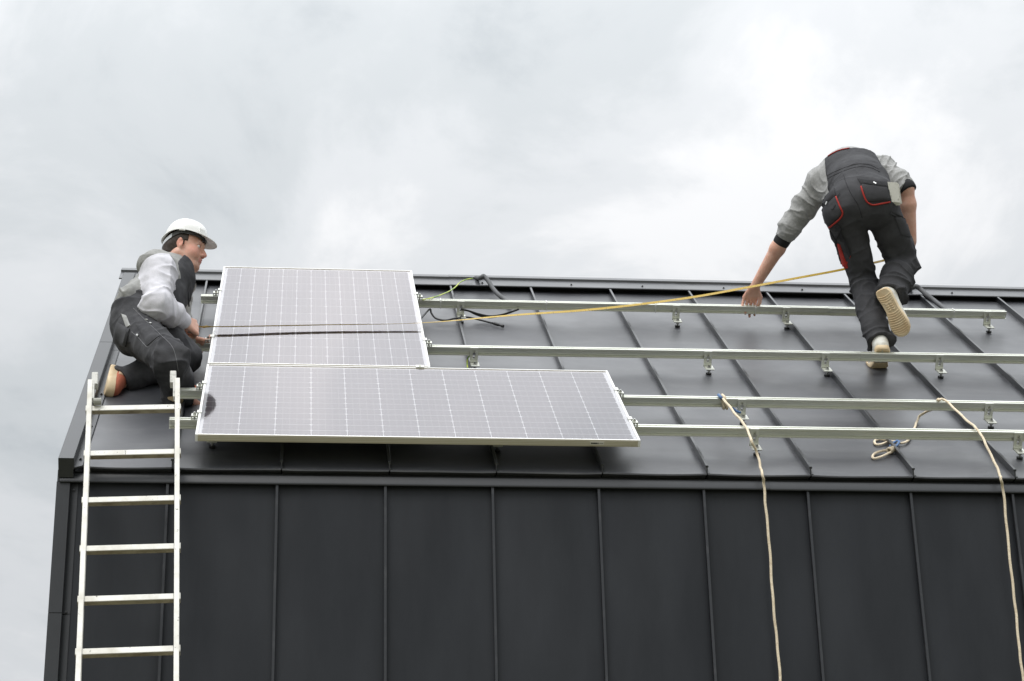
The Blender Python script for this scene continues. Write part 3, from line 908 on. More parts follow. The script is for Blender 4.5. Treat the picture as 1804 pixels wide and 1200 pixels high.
def nets(prims, vox, subs=(), cuts=(), grow=0.0, pad=0.03):
    lo = np.min([p.c - p.R for p in prims], axis=0) - pad - grow
    hi = np.max([p.c + p.R for p in prims], axis=0) + pad + grow
    B = 8
    nb = np.ceil((hi - lo) / (vox * B)).astype(int)
    dim = nb * B
    g = np.full(dim, 1.0, np.float32)
    bi = np.stack(np.meshgrid(*[np.arange(n) for n in nb], indexing='ij'), -1).reshape(-1, 3)
    bc = lo + (bi * B + (B - 1) / 2) * vox
    bd = field(bc, prims, subs, (), grow)
    keep = np.abs(bd) < vox * B * 0.87 + 0.045
    ins = bd < 0
    g6 = g.reshape(nb[0], B, nb[1], B, nb[2], B)
    ii = bi[ins & ~keep]
    g6[ii[:, 0], :, ii[:, 1], :, ii[:, 2], :] = -1.0
    off = np.stack(np.meshgrid(*[np.arange(B)] * 3, indexing='ij'), -1).reshape(-1, 3)
    kb = bi[keep]
    for st in range(0, len(kb), 1500):
        q = kb[st:st + 1500]
        idx = (q[:, None, :] * B + off[None]).reshape(-1, 3)
        dd = field(lo + idx * vox, prims, subs, cuts, grow).astype(np.float32)
        g[idx[:, 0], idx[:, 1], idx[:, 2]] = dd
    neg = g < 0
    c8 = np.zeros(np.array(neg.shape) - 1, np.int8)
    for a in (0, 1):
        for b in (0, 1):
            for c in (0, 1):
                c8 += neg[a:neg.shape[0] - 1 + a, b:neg.shape[1] - 1 + b, c:neg.shape[2] - 1 + c]
    cells = np.argwhere((c8 > 0) & (c8 < 8))
    vid = np.full(c8.shape, -1, np.int32)
    vid[cells[:, 0], cells[:, 1], cells[:, 2]] = np.arange(len(cells))
    cor = np.array([(a, b, c) for a in (0, 1) for b in (0, 1) for c in (0, 1)])
    val = np.stack([g[cells[:, 0] + a, cells[:, 1] + b, cells[:, 2] + c] for a, b, c in cor], 1)
    acc = np.zeros((len(cells), 3))
    cnt = np.zeros(len(cells))
    for i in range(8):
        for j in range(i + 1, 8):
            if np.abs(cor[i] - cor[j]).sum() != 1:
                continue
            m = (val[:, i] < 0) != (val[:, j] < 0)
            t_ = val[m, i] / (val[m, i] - val[m, j])
            acc[m] += cor[i] + t_[:, None] * (cor[j] - cor[i])
            cnt[m] += 1
    V = lo + (cells + acc / np.maximum(cnt, 1)[:, None]) * vox
    F = []
    for ax in range(3):
        s0 = [slice(1, -1)] * 3
        s1 = [slice(1, -1)] * 3
        s0[ax] = slice(0, -1)
        s1[ax] = slice(1, None)
        a, b = neg[tuple(s0)], neg[tuple(s1)]
        o = np.array([1, 1, 1])
        o[ax] = 0
        u, v = [(1, 2), (2, 0), (0, 1)][ax]
        for flip in (0, 1):
            e = np.argwhere((a & ~b) if flip == 0 else (~a & b)) + o
            if not len(e):
                continue
            du = np.zeros(3, int)
            dv = np.zeros(3, int)
            du[u] = 1
            dv[v] = 1
            q = [e - du - dv, e - dv, e, e - du]
            q = np.stack([vid[x[:, 0], x[:, 1], x[:, 2]] for x in q], 1)
            F.append(q if flip == 0 else q[:, ::-1])
    return V, np.concatenate(F)


def vnormals(V, F):
    n = np.cross(V[F[:, 2]] - V[F[:, 0]], V[F[:, 3]] - V[F[:, 1]])
    o = np.zeros_like(V)
    for k in range(4):
        np.add.at(o, F[:, k], n)
    return o / (np.linalg.norm(o, axis=1)[:, None] + 1e-12)


def relax(V, F, it=2, w=0.5):
    for _ in range(it):
        o = np.zeros_like(V)
        c = np.zeros(len(V))
        for k in range(4):
            for dk in (1, 3):
                np.add.at(o, F[:, k], V[F[:, (k + dk) % 4]])
                np.add.at(c, F[:, k], 1)
        V = V + (o / c[:, None] - V) * w
    return V


def folds(V, Nn, bones, base=0.004, seed=0):
    """cloth creases: rings and diagonals round each bone, stronger near the joints.
    bones: (a, b, amp at a, amp in the middle, amp at b, creases per metre)"""
    best = np.zeros(len(V))
    amt = np.zeros(len(V))
    for n_, (a, b, aa, am, ab, fr) in enumerate(bones):
        a, b = A3(a), A3(b)
        L = np.linalg.norm(b - a)
        ax = (b - a) / L
        t_ = (V - a) @ ax
        q = V - a - np.outer(t_, ax)
        rr = np.linalg.norm(q, axis=1)
        dd = np.sqrt(rr ** 2 + np.clip(np.maximum(-t_, t_ - L), 0, 9) ** 2)
        u = np.clip(t_ / L, 0, 1)
        e = np.where(u < 0.5, aa + (am - aa) * (u * 2), am + (ab - am) * (u * 2 - 1))
        s1 = np.stack([t_ * fr + 0.8 * vnoise(V * 9, seed + n_), (q @ np.array([1., 0, 0])) * 9, (q @ np.array([0, 0.6, 0.8])) * 9], 1)
        w1 = 2.2 * np.clip(1 - np.abs(vnoise(s1, seed + n_ * 7)) * 1.5, 0, 1) ** 2.2 - 0.7
        sh = q @ np.array([0.5, 0.6, 0.6])
        s2 = np.stack([(t_ + sh * 0.9) * fr * 0.75, sh * 6 + 5, (t_ - sh) * 4], 1)
        w2 = 2.2 * np.clip(1 - np.abs(vnoise(s2, seed + 31 + n_)) * 1.5, 0, 1) ** 2.2 - 0.7
        val = e * (0.60 * w1 + 0.62 * w2) * (0.75 + 0.6 * vnoise(V * 5, seed + 77 + n_))
        wt = np.exp(-np.minimum(dd, 0.6) / 0.022) + 1e-14
        amt += val * wt
        best += wt
    amt /= np.maximum(best, 1e-13)
    amt += base * 0.8 * vnoise(V * 14, seed + 3) + base * 0.25 * vnoise(V * 42, seed + 4)
    return V + Nn * amt[:, None]


def cloth(name, prims, vox, mats, parent, subs=(), cuts=(), grow=0.0, bones=(), base=0.003, seed=0, region=None, smooth=1):
    V, F = nets(prims, vox, subs, cuts, grow)
    V = relax(V, F, smooth)
    if bones or base:
        V = folds(V, vnormals(V, F), bones, base, seed)
    return solid(name, V, F, mats, parent, region)


def solid(name, V, F, mats, parent, region=None):
    me = bpy.data.meshes.new(name)
    me.vertices.add(len(V))
    me.vertices.foreach_set('co', V.astype(np.float32).ravel())
    me.loops.add(F.size)
    me.loops.foreach_set('vertex_index', F.astype(np.int32).ravel())
    me.polygons.add(len(F))
    me.polygons.foreach_set('loop_start', np.arange(0, F.size, 4, dtype=np.int32))
    mats = mats if isinstance(mats, (list, tuple)) else [mats]
    for m in mats:
        me.materials.append(m)
    me.update(calc_edges=True)
    me.polygons.foreach_set('use_smooth', np.ones(len(F), bool))
    if region is not None:
        me.polygons.foreach_set('material_index', region(V[F].mean(1)).astype(np.int32))
    me.update()
    return link(name, me, parent)


def bvh(o):
    me = o.data
    return BVHTree.FromPolygons([tuple(v.co) for v in me.vertices], [tuple(p.vertices) for p in me.polygons])


CAMP = Vector((0.5522, -8.87396, -3.1953))


def onto(tree, p, off=0.0):
    """drop a sewn-on point onto the cloth along the line of sight it was measured on"""
    d = (Vector(p) - CAMP).normalized()
    h = tree.ray_cast(CAMP, d)
    if h[0] is None:
        h = tree.find_nearest(Vector(p))
    n = h[1] if h[1].dot(d) < 0 else -h[1]
    return h[0] + n * off, n


def patch(name, tree, quad, thick, m, parent, nu=10, nv=10, lift=0.0):
    """a sewn-on pocket or band: quad of measured corners (tl, tr, br, bl) laid on the cloth with thickness"""
    tl, tr, br, bl = [Vector(q) for q in quad]
    top, bot = [], []
    for j in range(nv + 1):
        for i in range(nu + 1):
            u, v = i / nu, j / nv
            p = tl.lerp(tr, u).lerp(bl.lerp(br, u), v)
            q, n = onto(tree, p)
            e = min(1.0, min(i, nu - i, j, nv - j) * 1.0 + 0.55)
            top.append(q + n * (thick * e + lift))
            bot.append(q - n * 0.006)
    k = (nu + 1) * (nv + 1)
    fs = []
    for j in range(nv):
        for i in range(nu):
            a = j * (nu + 1) + i
            fs.append((a, a + nu + 1, a + nu + 2, a + 1))
    rim = [i for i in range(nu + 1)] + [(j + 1) * (nu + 1) - 1 for j in range(1, nv + 1)] + [nv * (nu + 1) + i for i in range(nu - 1, -1, -1)] + [j * (nu + 1) for j in range(nv - 1, 0, -1)]
    for a, b in zip(rim, rim[1:] + rim[:1]):
        fs.append((a, b, k + b, k + a))
    mb = MB()
    mb.add(top + bot, fs)
    return mb.build(name, m, parent, smooth=True, auto=50)


def seamline(name, tree, pts, r, m, parent, lift=0.0, n=6):
    mb = MB()
    for pl in pts:
        path = []
        for p in spline(pl, n):
            q, nn = onto(tree, p)
            path.append(q + nn * lift)
        mb.tube(path, r, 5)
    return mb.build(name, m, parent, smooth=True)


M['skin'] = mat('skin', (0.72, 0.40, 0.295), 0.5, spec=0.35, sss=0.12, var=(24, (0.76, 0.47, 0.37), 0.4, 0.65), bump=[(95, 0.16, 3)])
M['lip'] = mat('lips', (0.50, 0.20, 0.165), 0.4)
M['stubble'] = mat('stubbled_skin', (0.56, 0.31, 0.225), 0.55, sss=0.08, var=(90, (0.46, 0.26, 0.19), 0.45, 0.7), bump=[(200, 0.08, 2)])
M['hair'] = mat('dark_brown_hair', (0.035, 0.022, 0.014), 0.55, bump=[(180, 0.5, 3)], stretch=(1, 1, 0.15))
M['twill'] = mat('charcoal_twill', (0.046, 0.046, 0.050), 0.8, spec=0.25, var=(14, (0.064, 0.064, 0.069), 0.35, 0.7), bump=[(18, 0.25, 3), (420, 0.12, 1)])
M['twill_w'] = mat('washed_charcoal_twill', (0.042, 0.042, 0.046), 0.82, spec=0.25, var=(9, (0.095, 0.095, 0.100), 0.42, 0.78, 7.0), bump=[(18, 0.3, 3), (420, 0.12, 1)])
M['twill_d'] = mat('charcoal_twill_flap', (0.032, 0.032, 0.035), 0.8, spec=0.25, bump=[(30, 0.2, 3)])
M['red'] = mat('red_piping', (0.40, 0.026, 0.017), 0.7, bump=[(60, 0.2, 2)])
M['stitch'] = mat('pale_stitching', (0.22, 0.22, 0.23), 0.8)
M['snap'] = mat('metal_snap', (0.7, 0.7, 0.68), 0.3, metal=0.8)
M['hood_g'] = mat('heather_grey_jersey', (0.33, 0.33, 0.325), 0.95, spec=0.15, var=(70, (0.44, 0.44, 0.435), 0.35, 0.7, 6.0), bump=[(24, 0.3, 3), (300, 0.15, 1)])
M['hood_w'] = mat('pale_jersey', (0.66, 0.65, 0.69), 0.95, spec=0.15, var=(20, (0.58, 0.575, 0.61), 0.4, 0.7), bump=[(24, 0.25, 3), (300, 0.12, 1)])
M['hood_l'] = mat('light_grey_jersey', (0.38, 0.38, 0.37), 0.95, spec=0.15, var=(40, (0.30, 0.30, 0.29), 0.4, 0.7), bump=[(24, 0.3, 3), (300, 0.15, 1)])
M['cuff'] = mat('black_rib_cuff', (0.018, 0.018, 0.02), 0.9)
M['cream'] = mat('cream_canvas', (0.80, 0.79, 0.73), 0.75, var=(30, (0.60, 0.56, 0.46), 0.45, 0.75), bump=[(150, 0.1, 2)])
M['gum'] = mat('gum_rubber', (0.72, 0.53, 0.31), 0.6, var=(16, (0.80, 0.66, 0.45), 0.35, 0.65), bump=[(70, 0.1, 2)])
M['gum_d'] = mat('worn_gum_rubber', (0.50, 0.36, 0.20), 0.65, var=(16, (0.62, 0.50, 0.33), 0.35, 0.65))
M['coral'] = mat('coral_mesh', (0.52, 0.15, 0.085), 0.8, bump=[(160, 0.3, 1)])
M['peach'] = mat('peach_overlay', (0.72, 0.50, 0.34), 0.7)
M['helmet'] = mat('white_helmet_plastic', (0.86, 0.86, 0.84), 0.28, coat=0.2)
M['liner'] = mat('dark_helmet_liner', (0.07, 0.07, 0.07), 0.7)
M['strap'] = mat('pale_headband', (0.62, 0.64, 0.67), 0.6)
M['eyew'] = mat('eye_white', (0.75, 0.72, 0.68), 0.2)
M['iris'] = mat('iris', (0.05, 0.03, 0.02), 0.15)
M['paper'] = mat('printed_paper', (0.82, 0.81, 0.75), 0.8, var=(80, (0.55, 0.54, 0.48), 0.58, 0.64, 5.0))
M['tape'] = None


def hand(prims, wrist, palm_dir, across, curl, size=1.0, side=1, thumb=None, spread=0.0):
    """palm and five fingers appended to a body's distance field.
    palm_dir: wrist to knuckles; across: towards the little finger; curl: three bend angles;
    returns nothing, the palm faces -(palm_dir x across) * side"""
    f = Vector(palm_dir).normalized()
    a = Vector(across)
    a = (a - f * a.dot(f)).normalized()
    n = f.cross(a) * side                  # towards the palm side
    w_ = Vector(wrist)
    s = size
    kn = [w_ + f * (0.088 - 0.004 * abs(i - 1) * 1.4) * s + a * ((i - 1.35) * 0.0215) * s for i in range(4)]
    for i in range(4):
        prims.append(RC(w_ + f * 0.012 * s + a * (i - 1.5) * 0.012 * s, kn[i], 0.0155 * s, 0.0125 * s, 0.012, 'skin'))
    ln = [(0.043, 0.026, 0.020), (0.048, 0.030, 0.021), (0.044, 0.028, 0.020), (0.034, 0.021, 0.018)]
    for i in range(4):
        p, d, b = kn[i], f + a * spread * (i - 1.5), 0.0
        d.normalize()
        for k in range(3):
            b = curl[k] + 0.06 * i if k == 0 else curl[k]
            ax = d.cross(n).normalized()
            d = (Matrix.Rotation(b, 3, ax) @ d).normalized()
            n2 = (Matrix.Rotation(b, 3, ax) @ n).normalized()
            q = p + d * ln[i][k] * s
            r0 = (0.0100, 0.0090, 0.0082)[k] * s * (0.9 if i == 3 else 1)
            prims.append(RC(p, q, r0, r0 * 0.9, 0.004 if k else 0.006, 'skin'))
            p = q
            n = n2
        n = f.cross(a) * side
    th = thumb or [(-0.9, 0.35, 0.25), (-0.35, 0.8, 0.35), (-0.1, 0.9, 0.35)]
    p = w_ + f * 0.022 * s - a * 0.022 * s
    for k, (ka, kf, kn_) in enumerate(th):
        d = (a * ka + f * kf + n * kn_).normalized()
        q = p + d * (0.040, 0.034, 0.026)[k] * s
        prims.append(RC(p, q, (0.0165, 0.0118, 0.0105)[k] * s, (0.0125, 0.0110, 0.0088)[k] * s, (0.014, 0.005, 0.004)[k], 'skin'))
        p = q


def head_prims(c, fw, up, s=1.0):
    """head field at c (mid height of the head); fw: where the face looks; returns prims, subs, frame function"""
    fw = Vector(fw).normalized()
    up = Vector(up)
    up = (up - fw * up.dot(fw)).normalized()
    lf = up.cross(fw)
    c = Vector(c)
    T = lambda x, y, z: c + (fw * x + lf * y + up * z) * s
    AX = (fw, lf, up)
    E_ = lambda x, y, z, r, k=0.02, tg='skin': EL(T(x, y, z), [q * s for q in r], AX, k * s, tg)
    R_ = lambda p, q, a, b, k=0.02, tg='skin': RC(T(*p), T(*q), a * s, b * s, k * s, tg)
    pr = [E_(-0.012, 0, 0.036, (0.098, 0.077, 0.082), 0.0), E_(0.030, 0, -0.030, (0.064, 0.062, 0.084), 0.03),
          R_((-0.012, 0.056, -0.050), (0.062, 0.018, -0.098), 0.026, 0.020), R_((-0.012, -0.056, -0.050), (0.062, -0.018, -0.098), 0.026, 0.020),
          E_(0.071, 0, -0.099, (0.022, 0.026, 0.019), 0.02), E_(0.030, 0, -0.100, (0.045, 0.045, 0.022), 0.03),
          E_(0.052, 0.040, -0.035, (0.034, 0.027, 0.034), 0.02), E_(0.052, -0.040, -0.035, (0.034, 0.027, 0.034), 0.02),
          R_((0.080, 0.034, 0.026), (0.089, 0.0, 0.024), 0.011, 0.012, 0.016), R_((0.080, -0.034, 0.026), (0.089, 0.0, 0.024), 0.011, 0.012, 0.016),
          R_((0.088, 0, 0.014), (0.112, 0, -0.030), 0.0085, 0.0125, 0.010), E_(0.098, 0.0125, -0.036, (0.012, 0.008, 0.009), 0.006), E_(0.098, -0.0125, -0.036, (0.012, 0.008, 0.009), 0.006),
          E_(0.083, 0, -0.064, (0.016, 0.026, 0.020), 0.014),
          R_((0.0975, 0, -0.0585), (0.086, 0.021, -0.0625), 0.0062, 0.0045, 0.004), R_((0.0975, 0, -0.0585), (0.086, -0.021, -0.0625), 0.0062, 0.0045, 0.004),
          R_((0.0955, 0, -0.0705), (0.085, 0.020, -0.0655), 0.0070, 0.0045, 0.003), R_((0.0955, 0, -0.0705), (0.085, -0.020, -0.0655), 0.0070, 0.0045, 0.003)]
    subs = [E_(0.103, 0.033, 0.006, (0.019, 0.017, 0.012), 0.012), E_(0.103, -0.033, 0.006, (0.019, 0.017, 0.012), 0.012),
            R_((0.103, 0.016, -0.0650), (0.103, -0.016, -0.0650), 0.0022, 0.0022, 0.003)]
    for sg in (1, -1):
        pr += [EL(T(-0.008, sg * 0.079, -0.002), (0.020 * s, 0.007 * s, 0.031 * s), ((fw + up * 0.25), lf * sg - fw * 0.45, up - fw * 0.25), 0.006 * s, 'skin'),
               E_(0.001, sg * 0.076, -0.028, (0.010, 0.006, 0.011), 0.006)]
        subs += [EL(T(-0.003, sg * 0.087, 0.003), (0.0095 * s, 0.006 * s, 0.017 * s), AX, 0.005 * s, 'skin')]
        pr += [E_(0.0765, sg * 0.033, 0.0125, (0.014, 0.017, 0.0045), 0.006), E_(0.0775, sg * 0.033, -0.0075, (0.012, 0.016, 0.004), 0.006)]
    return pr, subs, T, (fw, lf, up)


def shoe(parent, heel, toe, up, s, mu, ms, grooves=True, width=1.0, sole_t=0.026, bend=0.0):
    """sneaker: sole slab with side band and tread grooves, and an upper; heel/toe: ends of the sole underside; up: out of the sole"""
    h, t = Vector(heel), Vector(toe)
    L = (t - h).length
    f = (t - h) / L
    u = Vector(up)
    u = (u - f * u.dot(f)).normalized()
    r = f.cross(u)
    prof = [(0.0, 0.020), (0.03, 0.030), (0.12, 0.036), (0.30, 0.033), (0.45, 0.032), (0.62, 0.041), (0.76, 0.046), (0.88, 0.041), (0.96, 0.027), (1.0, 0.012)]
    n = 44
    def outline(k, sh=0.0):
        a = 2 * math.pi * k / n
        tt = (1 - math.cos(a)) / 2
        wd = np.interp(tt, [p[0] for p in prof], [p[1] for p in prof]) * width
        sg = math.sin(a)
        wd = wd if abs(sg) > 1e-6 else 0
        return tt, (wd - sh) * (1 if sg > 0 else -1) * min(1, abs(sg) * 6) + 0.008 * math.sin(tt * 3.1) * (s)
    P3 = lambda tt, y, z: h + f * (tt * L) + r * y + u * (z + 0.016 * max(0, tt - 0.72) ** 1.5 * 4 + bend * L * max(0, tt - 0.66))
    mb = MB()
    rings = [(0.003, 0.0), (0.0, 0.004), (-0.0015, sole_t * 0.5), (0.0, sole_t)]
    vs, fs = [], []
    for sh, z in rings:
        for k in range(n):
            tt, y = outline(k, sh)
            vs.append(P3(tt * (1 - 2 * sh / L) + sh / L, y, z))
    for j in range(3):
        for k in range(n):
            fs.append((j * n + k, j * n + (k + 1) % n, (j + 1) * n + (k + 1) % n, (j + 1) * n + k))
    fs += [tuple(reversed(range(n))), tuple(range(3 * n, 4 * n))]
    mb.add(vs, fs, 0)
    so = mb.build('sole', [ms], parent, smooth=True, auto=45)
    if grooves:
        mb = MB()
        for q in range(19):                # raised curved tread bars
            t0 = 0.13 + 0.80 * q / 18
            wd = np.interp(t0, [p[0] for p in prof], [p[1] for p in prof]) * width - 0.007
            cy = 0.008 * math.sin(t0 * 3.1) * s
            if 0.30 < t0 < 0.46:
                mb.box(P3(t0, cy - 0.012, -0.001), (r, f, u), (0.008, 0.004, 0.0018))
                mb.box(P3(t0, cy + 0.012, -0.001), (r, f, u), (0.008, 0.004, 0.0018))
                continue
            if t0 > 0.9:
                wd *= 0.8
            mb.tube([P3(t0 + 0.028 * (1 - (e / 4) ** 2), cy + wd * e / 4, 0.0) for e in range(-4, 5)], 0.0030, 6)
        mb.build('tread', ms, so, smooth=True)
    W = lambda tt, y, z: P3(tt, y + 0.008 * math.sin(tt * 3.1) * s, z)
    wq = width
    pr = [RC(W(0.13, 0, sole_t + 0.016), W(0.16, 0, 0.088), 0.033 * wq, 0.034 * wq, 0.02), EL(W(0.40, 0, sole_t + 0.016), (L * 0.30, 0.034 * wq, 0.040), (f, r, u), 0.03),
          EL(W(0.72, 0, sole_t + 0.006), (L * 0.255, 0.043 * wq, 0.036), (f, r, u), 0.03), RC(W(0.2, 0, 0.075), W(0.55, 0, 0.048), 0.034 * wq, 0.030 * wq, 0.02)]
    zc = A3(u)
    b0 = A3(h) + zc * (sole_t - 0.003)
    ank = A3(h) + zc * 0.100
    cuts = (lambda P: -((P - b0) @ zc + 0.0), lambda P: (P - ank) @ zc)
    if bend:
        cuts = cuts[1:]
    V, F = nets(pr, 0.0042, (), cuts)
    V = relax(V, F, 2)
    uo = solid('upper', V, F, mu, parent)
    return so, uo, W, (f, r, u)

# ------------------------------------------------------------------ worker bending over the top rail
CAMF, CAMR, CAMU = Vector(_f), Vector(_r), Vector(_u)
w2 = thing('person', RW(3.67, 1.77, 0), 'person in grey hoodie and red trimmed charcoal overalls, bent over with one foot raised', 'person', 'workers on the roof')
hipL, hipR = Vector((3.5165, 1.1885, 1.9507)), Vector((3.7089, 1.1339, 1.9772))
kneeL, kneeR = Vector((3.6499, 1.3893, 1.6551)), Vector((3.8638, 1.3304, 1.7366))
heelL = RW(3.664, 1.664, 0.140)
ballL = RW(3.676, 1.765, 0.003)
fL = (ballL - heelL).normalized()
toeL = heelL + fL * 0.262
upL = (ES * 0.80 + EN * 0.60)
ankL = heelL + fL * 0.055 + upL * 0.085
heelR, toeR = Vector((3.6566, 1.1188, 1.4687)), Vector((3.7830, 1.1976, 1.2290))
upR = CAMF * 0.86 + CAMR * 0.46 + CAMU * 0.10
ankR = heelR + (toeR - heelR) * 0.17 + upR.normalized() * 0.10
pel2, wai2, che2 = Vector((3.6361, 1.1442, 2.0224)), Vector((3.6279, 1.2329, 2.1738)), Vector((3.6367, 1.4030, 2.3353))
shL, shR = Vector((3.4942, 1.4786, 2.2983)), Vector((3.8205, 1.4189, 2.3529))
elL, wrL = Vector((3.3219, 1.6346, 2.0831)), Vector((3.1561, 1.8724, 1.8289))
elR, wrR = Vector((3.9239, 1.3154, 2.1861)), Vector((3.9696, 1.4532, 1.9320))
td2 = (che2 - pel2).normalized()
lat2 = (shR - shL)
lat2 = (lat2 - td2 * lat2.dot(td2)).normalized()
bk2 = lat2.cross(td2).normalized()
if bk2.z < 0:
    bk2 = -bk2
# skin: one continuous body under the clothes
pr = [EL(pel2, (0.135, 0.09, 0.10), (lat2, bk2, td2), 0.04), RC(pel2, wai2, 0.105, 0.10, 0.05, sq=(bk2, 1.25)), RC(wai2, che2, 0.105, 0.12, 0.05, sq=(bk2, 1.3)),
      RC(che2, shL, 0.10, 0.055, 0.04), RC(che2, shR, 0.10, 0.055, 0.04), RC(shL, elL, 0.052, 0.043, 0.03), RC(shR, elR, 0.052, 0.043, 0.03),
      RC(elL, elL.lerp(wrL, 0.35), 0.041, 0.043, 0.02), RC(elL.lerp(wrL, 0.35), wrL, 0.043, 0.0275, 0.02, sq=(CAMF, 1.12)),
      RC(elR, elR.lerp(wrR, 0.3), 0.043, 0.046, 0.02), RC(elR.lerp(wrR, 0.3), wrR, 0.046, 0.028, 0.02),
      RC(hipL, kneeL, 0.085, 0.056, 0.04), RC(hipR, kneeR, 0.085, 0.056, 0.04), RC(kneeL, ankL, 0.054, 0.036, 0.03), RC(kneeR, ankR, 0.054, 0.036, 0.03),
      RC(ankL, heelL + fL * 0.15 + upL * 0.045, 0.034, 0.026, 0.02), RC(ankR, heelR.lerp(toeR, 0.7) + upR.normalized() * 0.045, 0.034, 0.026, 0.02)]
nk2 = Vector((3.6619, 1.5405, 2.4162))
hd2 = Vector((3.6990, 1.7292, 2.3756))
hp, hs, T2, ax2 = head_prims(hd2, (0.0, 0.35, -0.94), (-0.1, 0.90, 0.34))
pr += [RC(che2, nk2, 0.075, 0.058, 0.03), RC(nk2, T2(-0.02, 0, -0.04), 0.056, 0.056, 0.03)] + hp
hand(pr, wrL + (wrL - elL).normalized() * 0.012, Vector((3.1333, 2.0163, 1.7425)) - Vector((3.1553, 1.8881, 1.8181)), -CAMR, (0.45, 0.30, 0.35), 1.02, -1,
     thumb=[(-0.70, 0.75, 0.35), (-0.10, 1.0, 0.50), (0.30, 1.0, 0.15)], spread=0.10)
hand(pr, wrR, (-0.35, 0.25, -0.9), (0.8, 0.5, -0.2), (0.4, 0.5, 0.4), 0.95, -1)
cloth('body', pr, 0.0036, [M['skin']], w2, subs=hs, base=0.0, smooth=1)
h_ = nets(hp[:1], 0.006, (), (lambda P: -((P - A3(T2(0.03, 0, 0.02))) @ (A3(ax2[2]) - 0.6 * A3(ax2[0]))),), 0.008)
solid('hair', relax(h_[0], h_[1], 2), h_[1], M['hair'], w2)
# hoodie
cuL, cuR = elL.lerp(wrL, 0.235), elR.lerp(wrR, 0.02)
sl = elL.lerp(wrL, 0.10)
pr = [RC(pel2, wai2, 0.128, 0.132, 0.05, sq=(bk2, 1.22)), RC(wai2, che2, 0.132, 0.150, 0.05, sq=(bk2, 1.28)), RC(che2, shL, 0.128, 0.088, 0.06, sq=(bk2, 1.1)), RC(che2, shR, 0.128, 0.084, 0.06, sq=(bk2, 1.1)),
      RC(shL, elL, 0.082, 0.066, 0.05), RC(elL, sl, 0.066, 0.058, 0.02), RC(shR, elR.lerp(shR, 0.12), 0.080, 0.066, 0.05),
      EL(nk2 + bk2 * 0.02, (0.085, 0.055, 0.07), (lat2, bk2, td2), 0.04),
      EL(shL.lerp(che2, 0.35) - bk2 * 0.03 - td2 * 0.10, (0.10, 0.07, 0.14), (lat2, bk2, td2), 0.06)]
hood2 = cloth('hoodie', pr, 0.0055, [M['hood_g']], w2, bones=[(wai2, che2, 0.004, 0.004, 0.004, 16), (shL, elL, 0.010, 0.008, 0.016, 18), (elL, sl, 0.014, 0.012, 0.006, 26), (shR, elR, 0.008, 0.011, 0.014, 24)], base=0.004, seed=11)
pr = [RC(elL.lerp(wrL, 0.08), cuL, 0.049, 0.0475, 0.01)]
dL = (wrL - elL).normalized()
cloth('cuff', pr, 0.004, [M['cuff']], hood2, cuts=(lambda P: (P - A3(elL.lerp(wrL, 0.30))) @ A3(dL), lambda P: -((P - A3(elL.lerp(wrL, 0.07))) @ A3(dL))), base=0.0015, seed=3)
aR = shR.lerp(elR, 0.80)
dR = ((elR - shR).normalized() * 0.75 + (wrR - elR).normalized() * 0.45).normalized()
pr = [RC(shR.lerp(elR, 0.66), elR, 0.060, 0.056, 0.01), RC(elR, elR.lerp(wrR, 0.1), 0.056, 0.054, 0.01)]
cloth('cuff', pr, 0.004, [M['cuff']], hood2, cuts=(lambda P: (P - A3(elR) - A3(dR) * 0.022) @ A3(dR), lambda P: -((P - A3(elR) + A3(dR) * 0.048) @ A3(dR))), base=0.0015, seed=4)
# overalls
hemL = ankL + (kneeL - ankL).normalized() * 0.022
hemR = ankR + (kneeR - ankR).normalized() * 0.01
pr = [EL(pel2 - CAMR * 0.034, (0.166, 0.125, 0.135), (lat2, bk2, td2), 0.05), EL(hipL - CAMF * 0.015 + CAMU * 0.015, (0.118, 0.115, 0.125), (CAMR, CAMF, CAMU), 0.05), EL(hipR - CAMF * 0.015 + CAMU * 0.01 - CAMR * 0.022, (0.102, 0.115, 0.125), (CAMR, CAMF, CAMU), 0.05),
      RC(pel2, wai2, 0.156, 0.156, 0.06, sq=(bk2, 1.20)), RC(wai2, che2, 0.156, 0.178, 0.05, sq=(bk2, 1.30)), RC(che2, che2 + td2 * 0.10, 0.178, 0.165, 0.04, sq=(bk2, 1.3)),
      RC(hipL, kneeL, 0.106, 0.072, 0.025), RC(hipR, kneeR, 0.100, 0.083, 0.025), RC(kneeL, kneeL.lerp(hemL, 0.45), 0.072, 0.080, 0.03), RC(kneeL.lerp(hemL, 0.45), hemL, 0.080, 0.072, 0.03),
      RC(kneeR, kneeR.lerp(hemR, 0.5), 0.083, 0.082, 0.03), RC(kneeR.lerp(hemR, 0.5), hemR, 0.084, 0.080, 0.03)]
c0, ltd, llat, lbk = A3(wai2), A3(td2), A3(lat2), A3(bk2)


def bib2(P):
    q = P - c0
    t_, u_ = q @ ltd, q @ llat
    top = t_ - (0.235 - 0.10 * u_)
    return np.minimum(t_ - 0.03, np.maximum(np.abs(u_ - 0.01) - (0.178 - 0.16 * np.maximum(t_, 0)), top))


def nearer(P, a, b, c, d):
    """points that belong to the leg a-b rather than to c-d"""
    return RC(a, b, 0.05, 0.05).d(P) < RC(c, d, 0.05, 0.05).d(P)


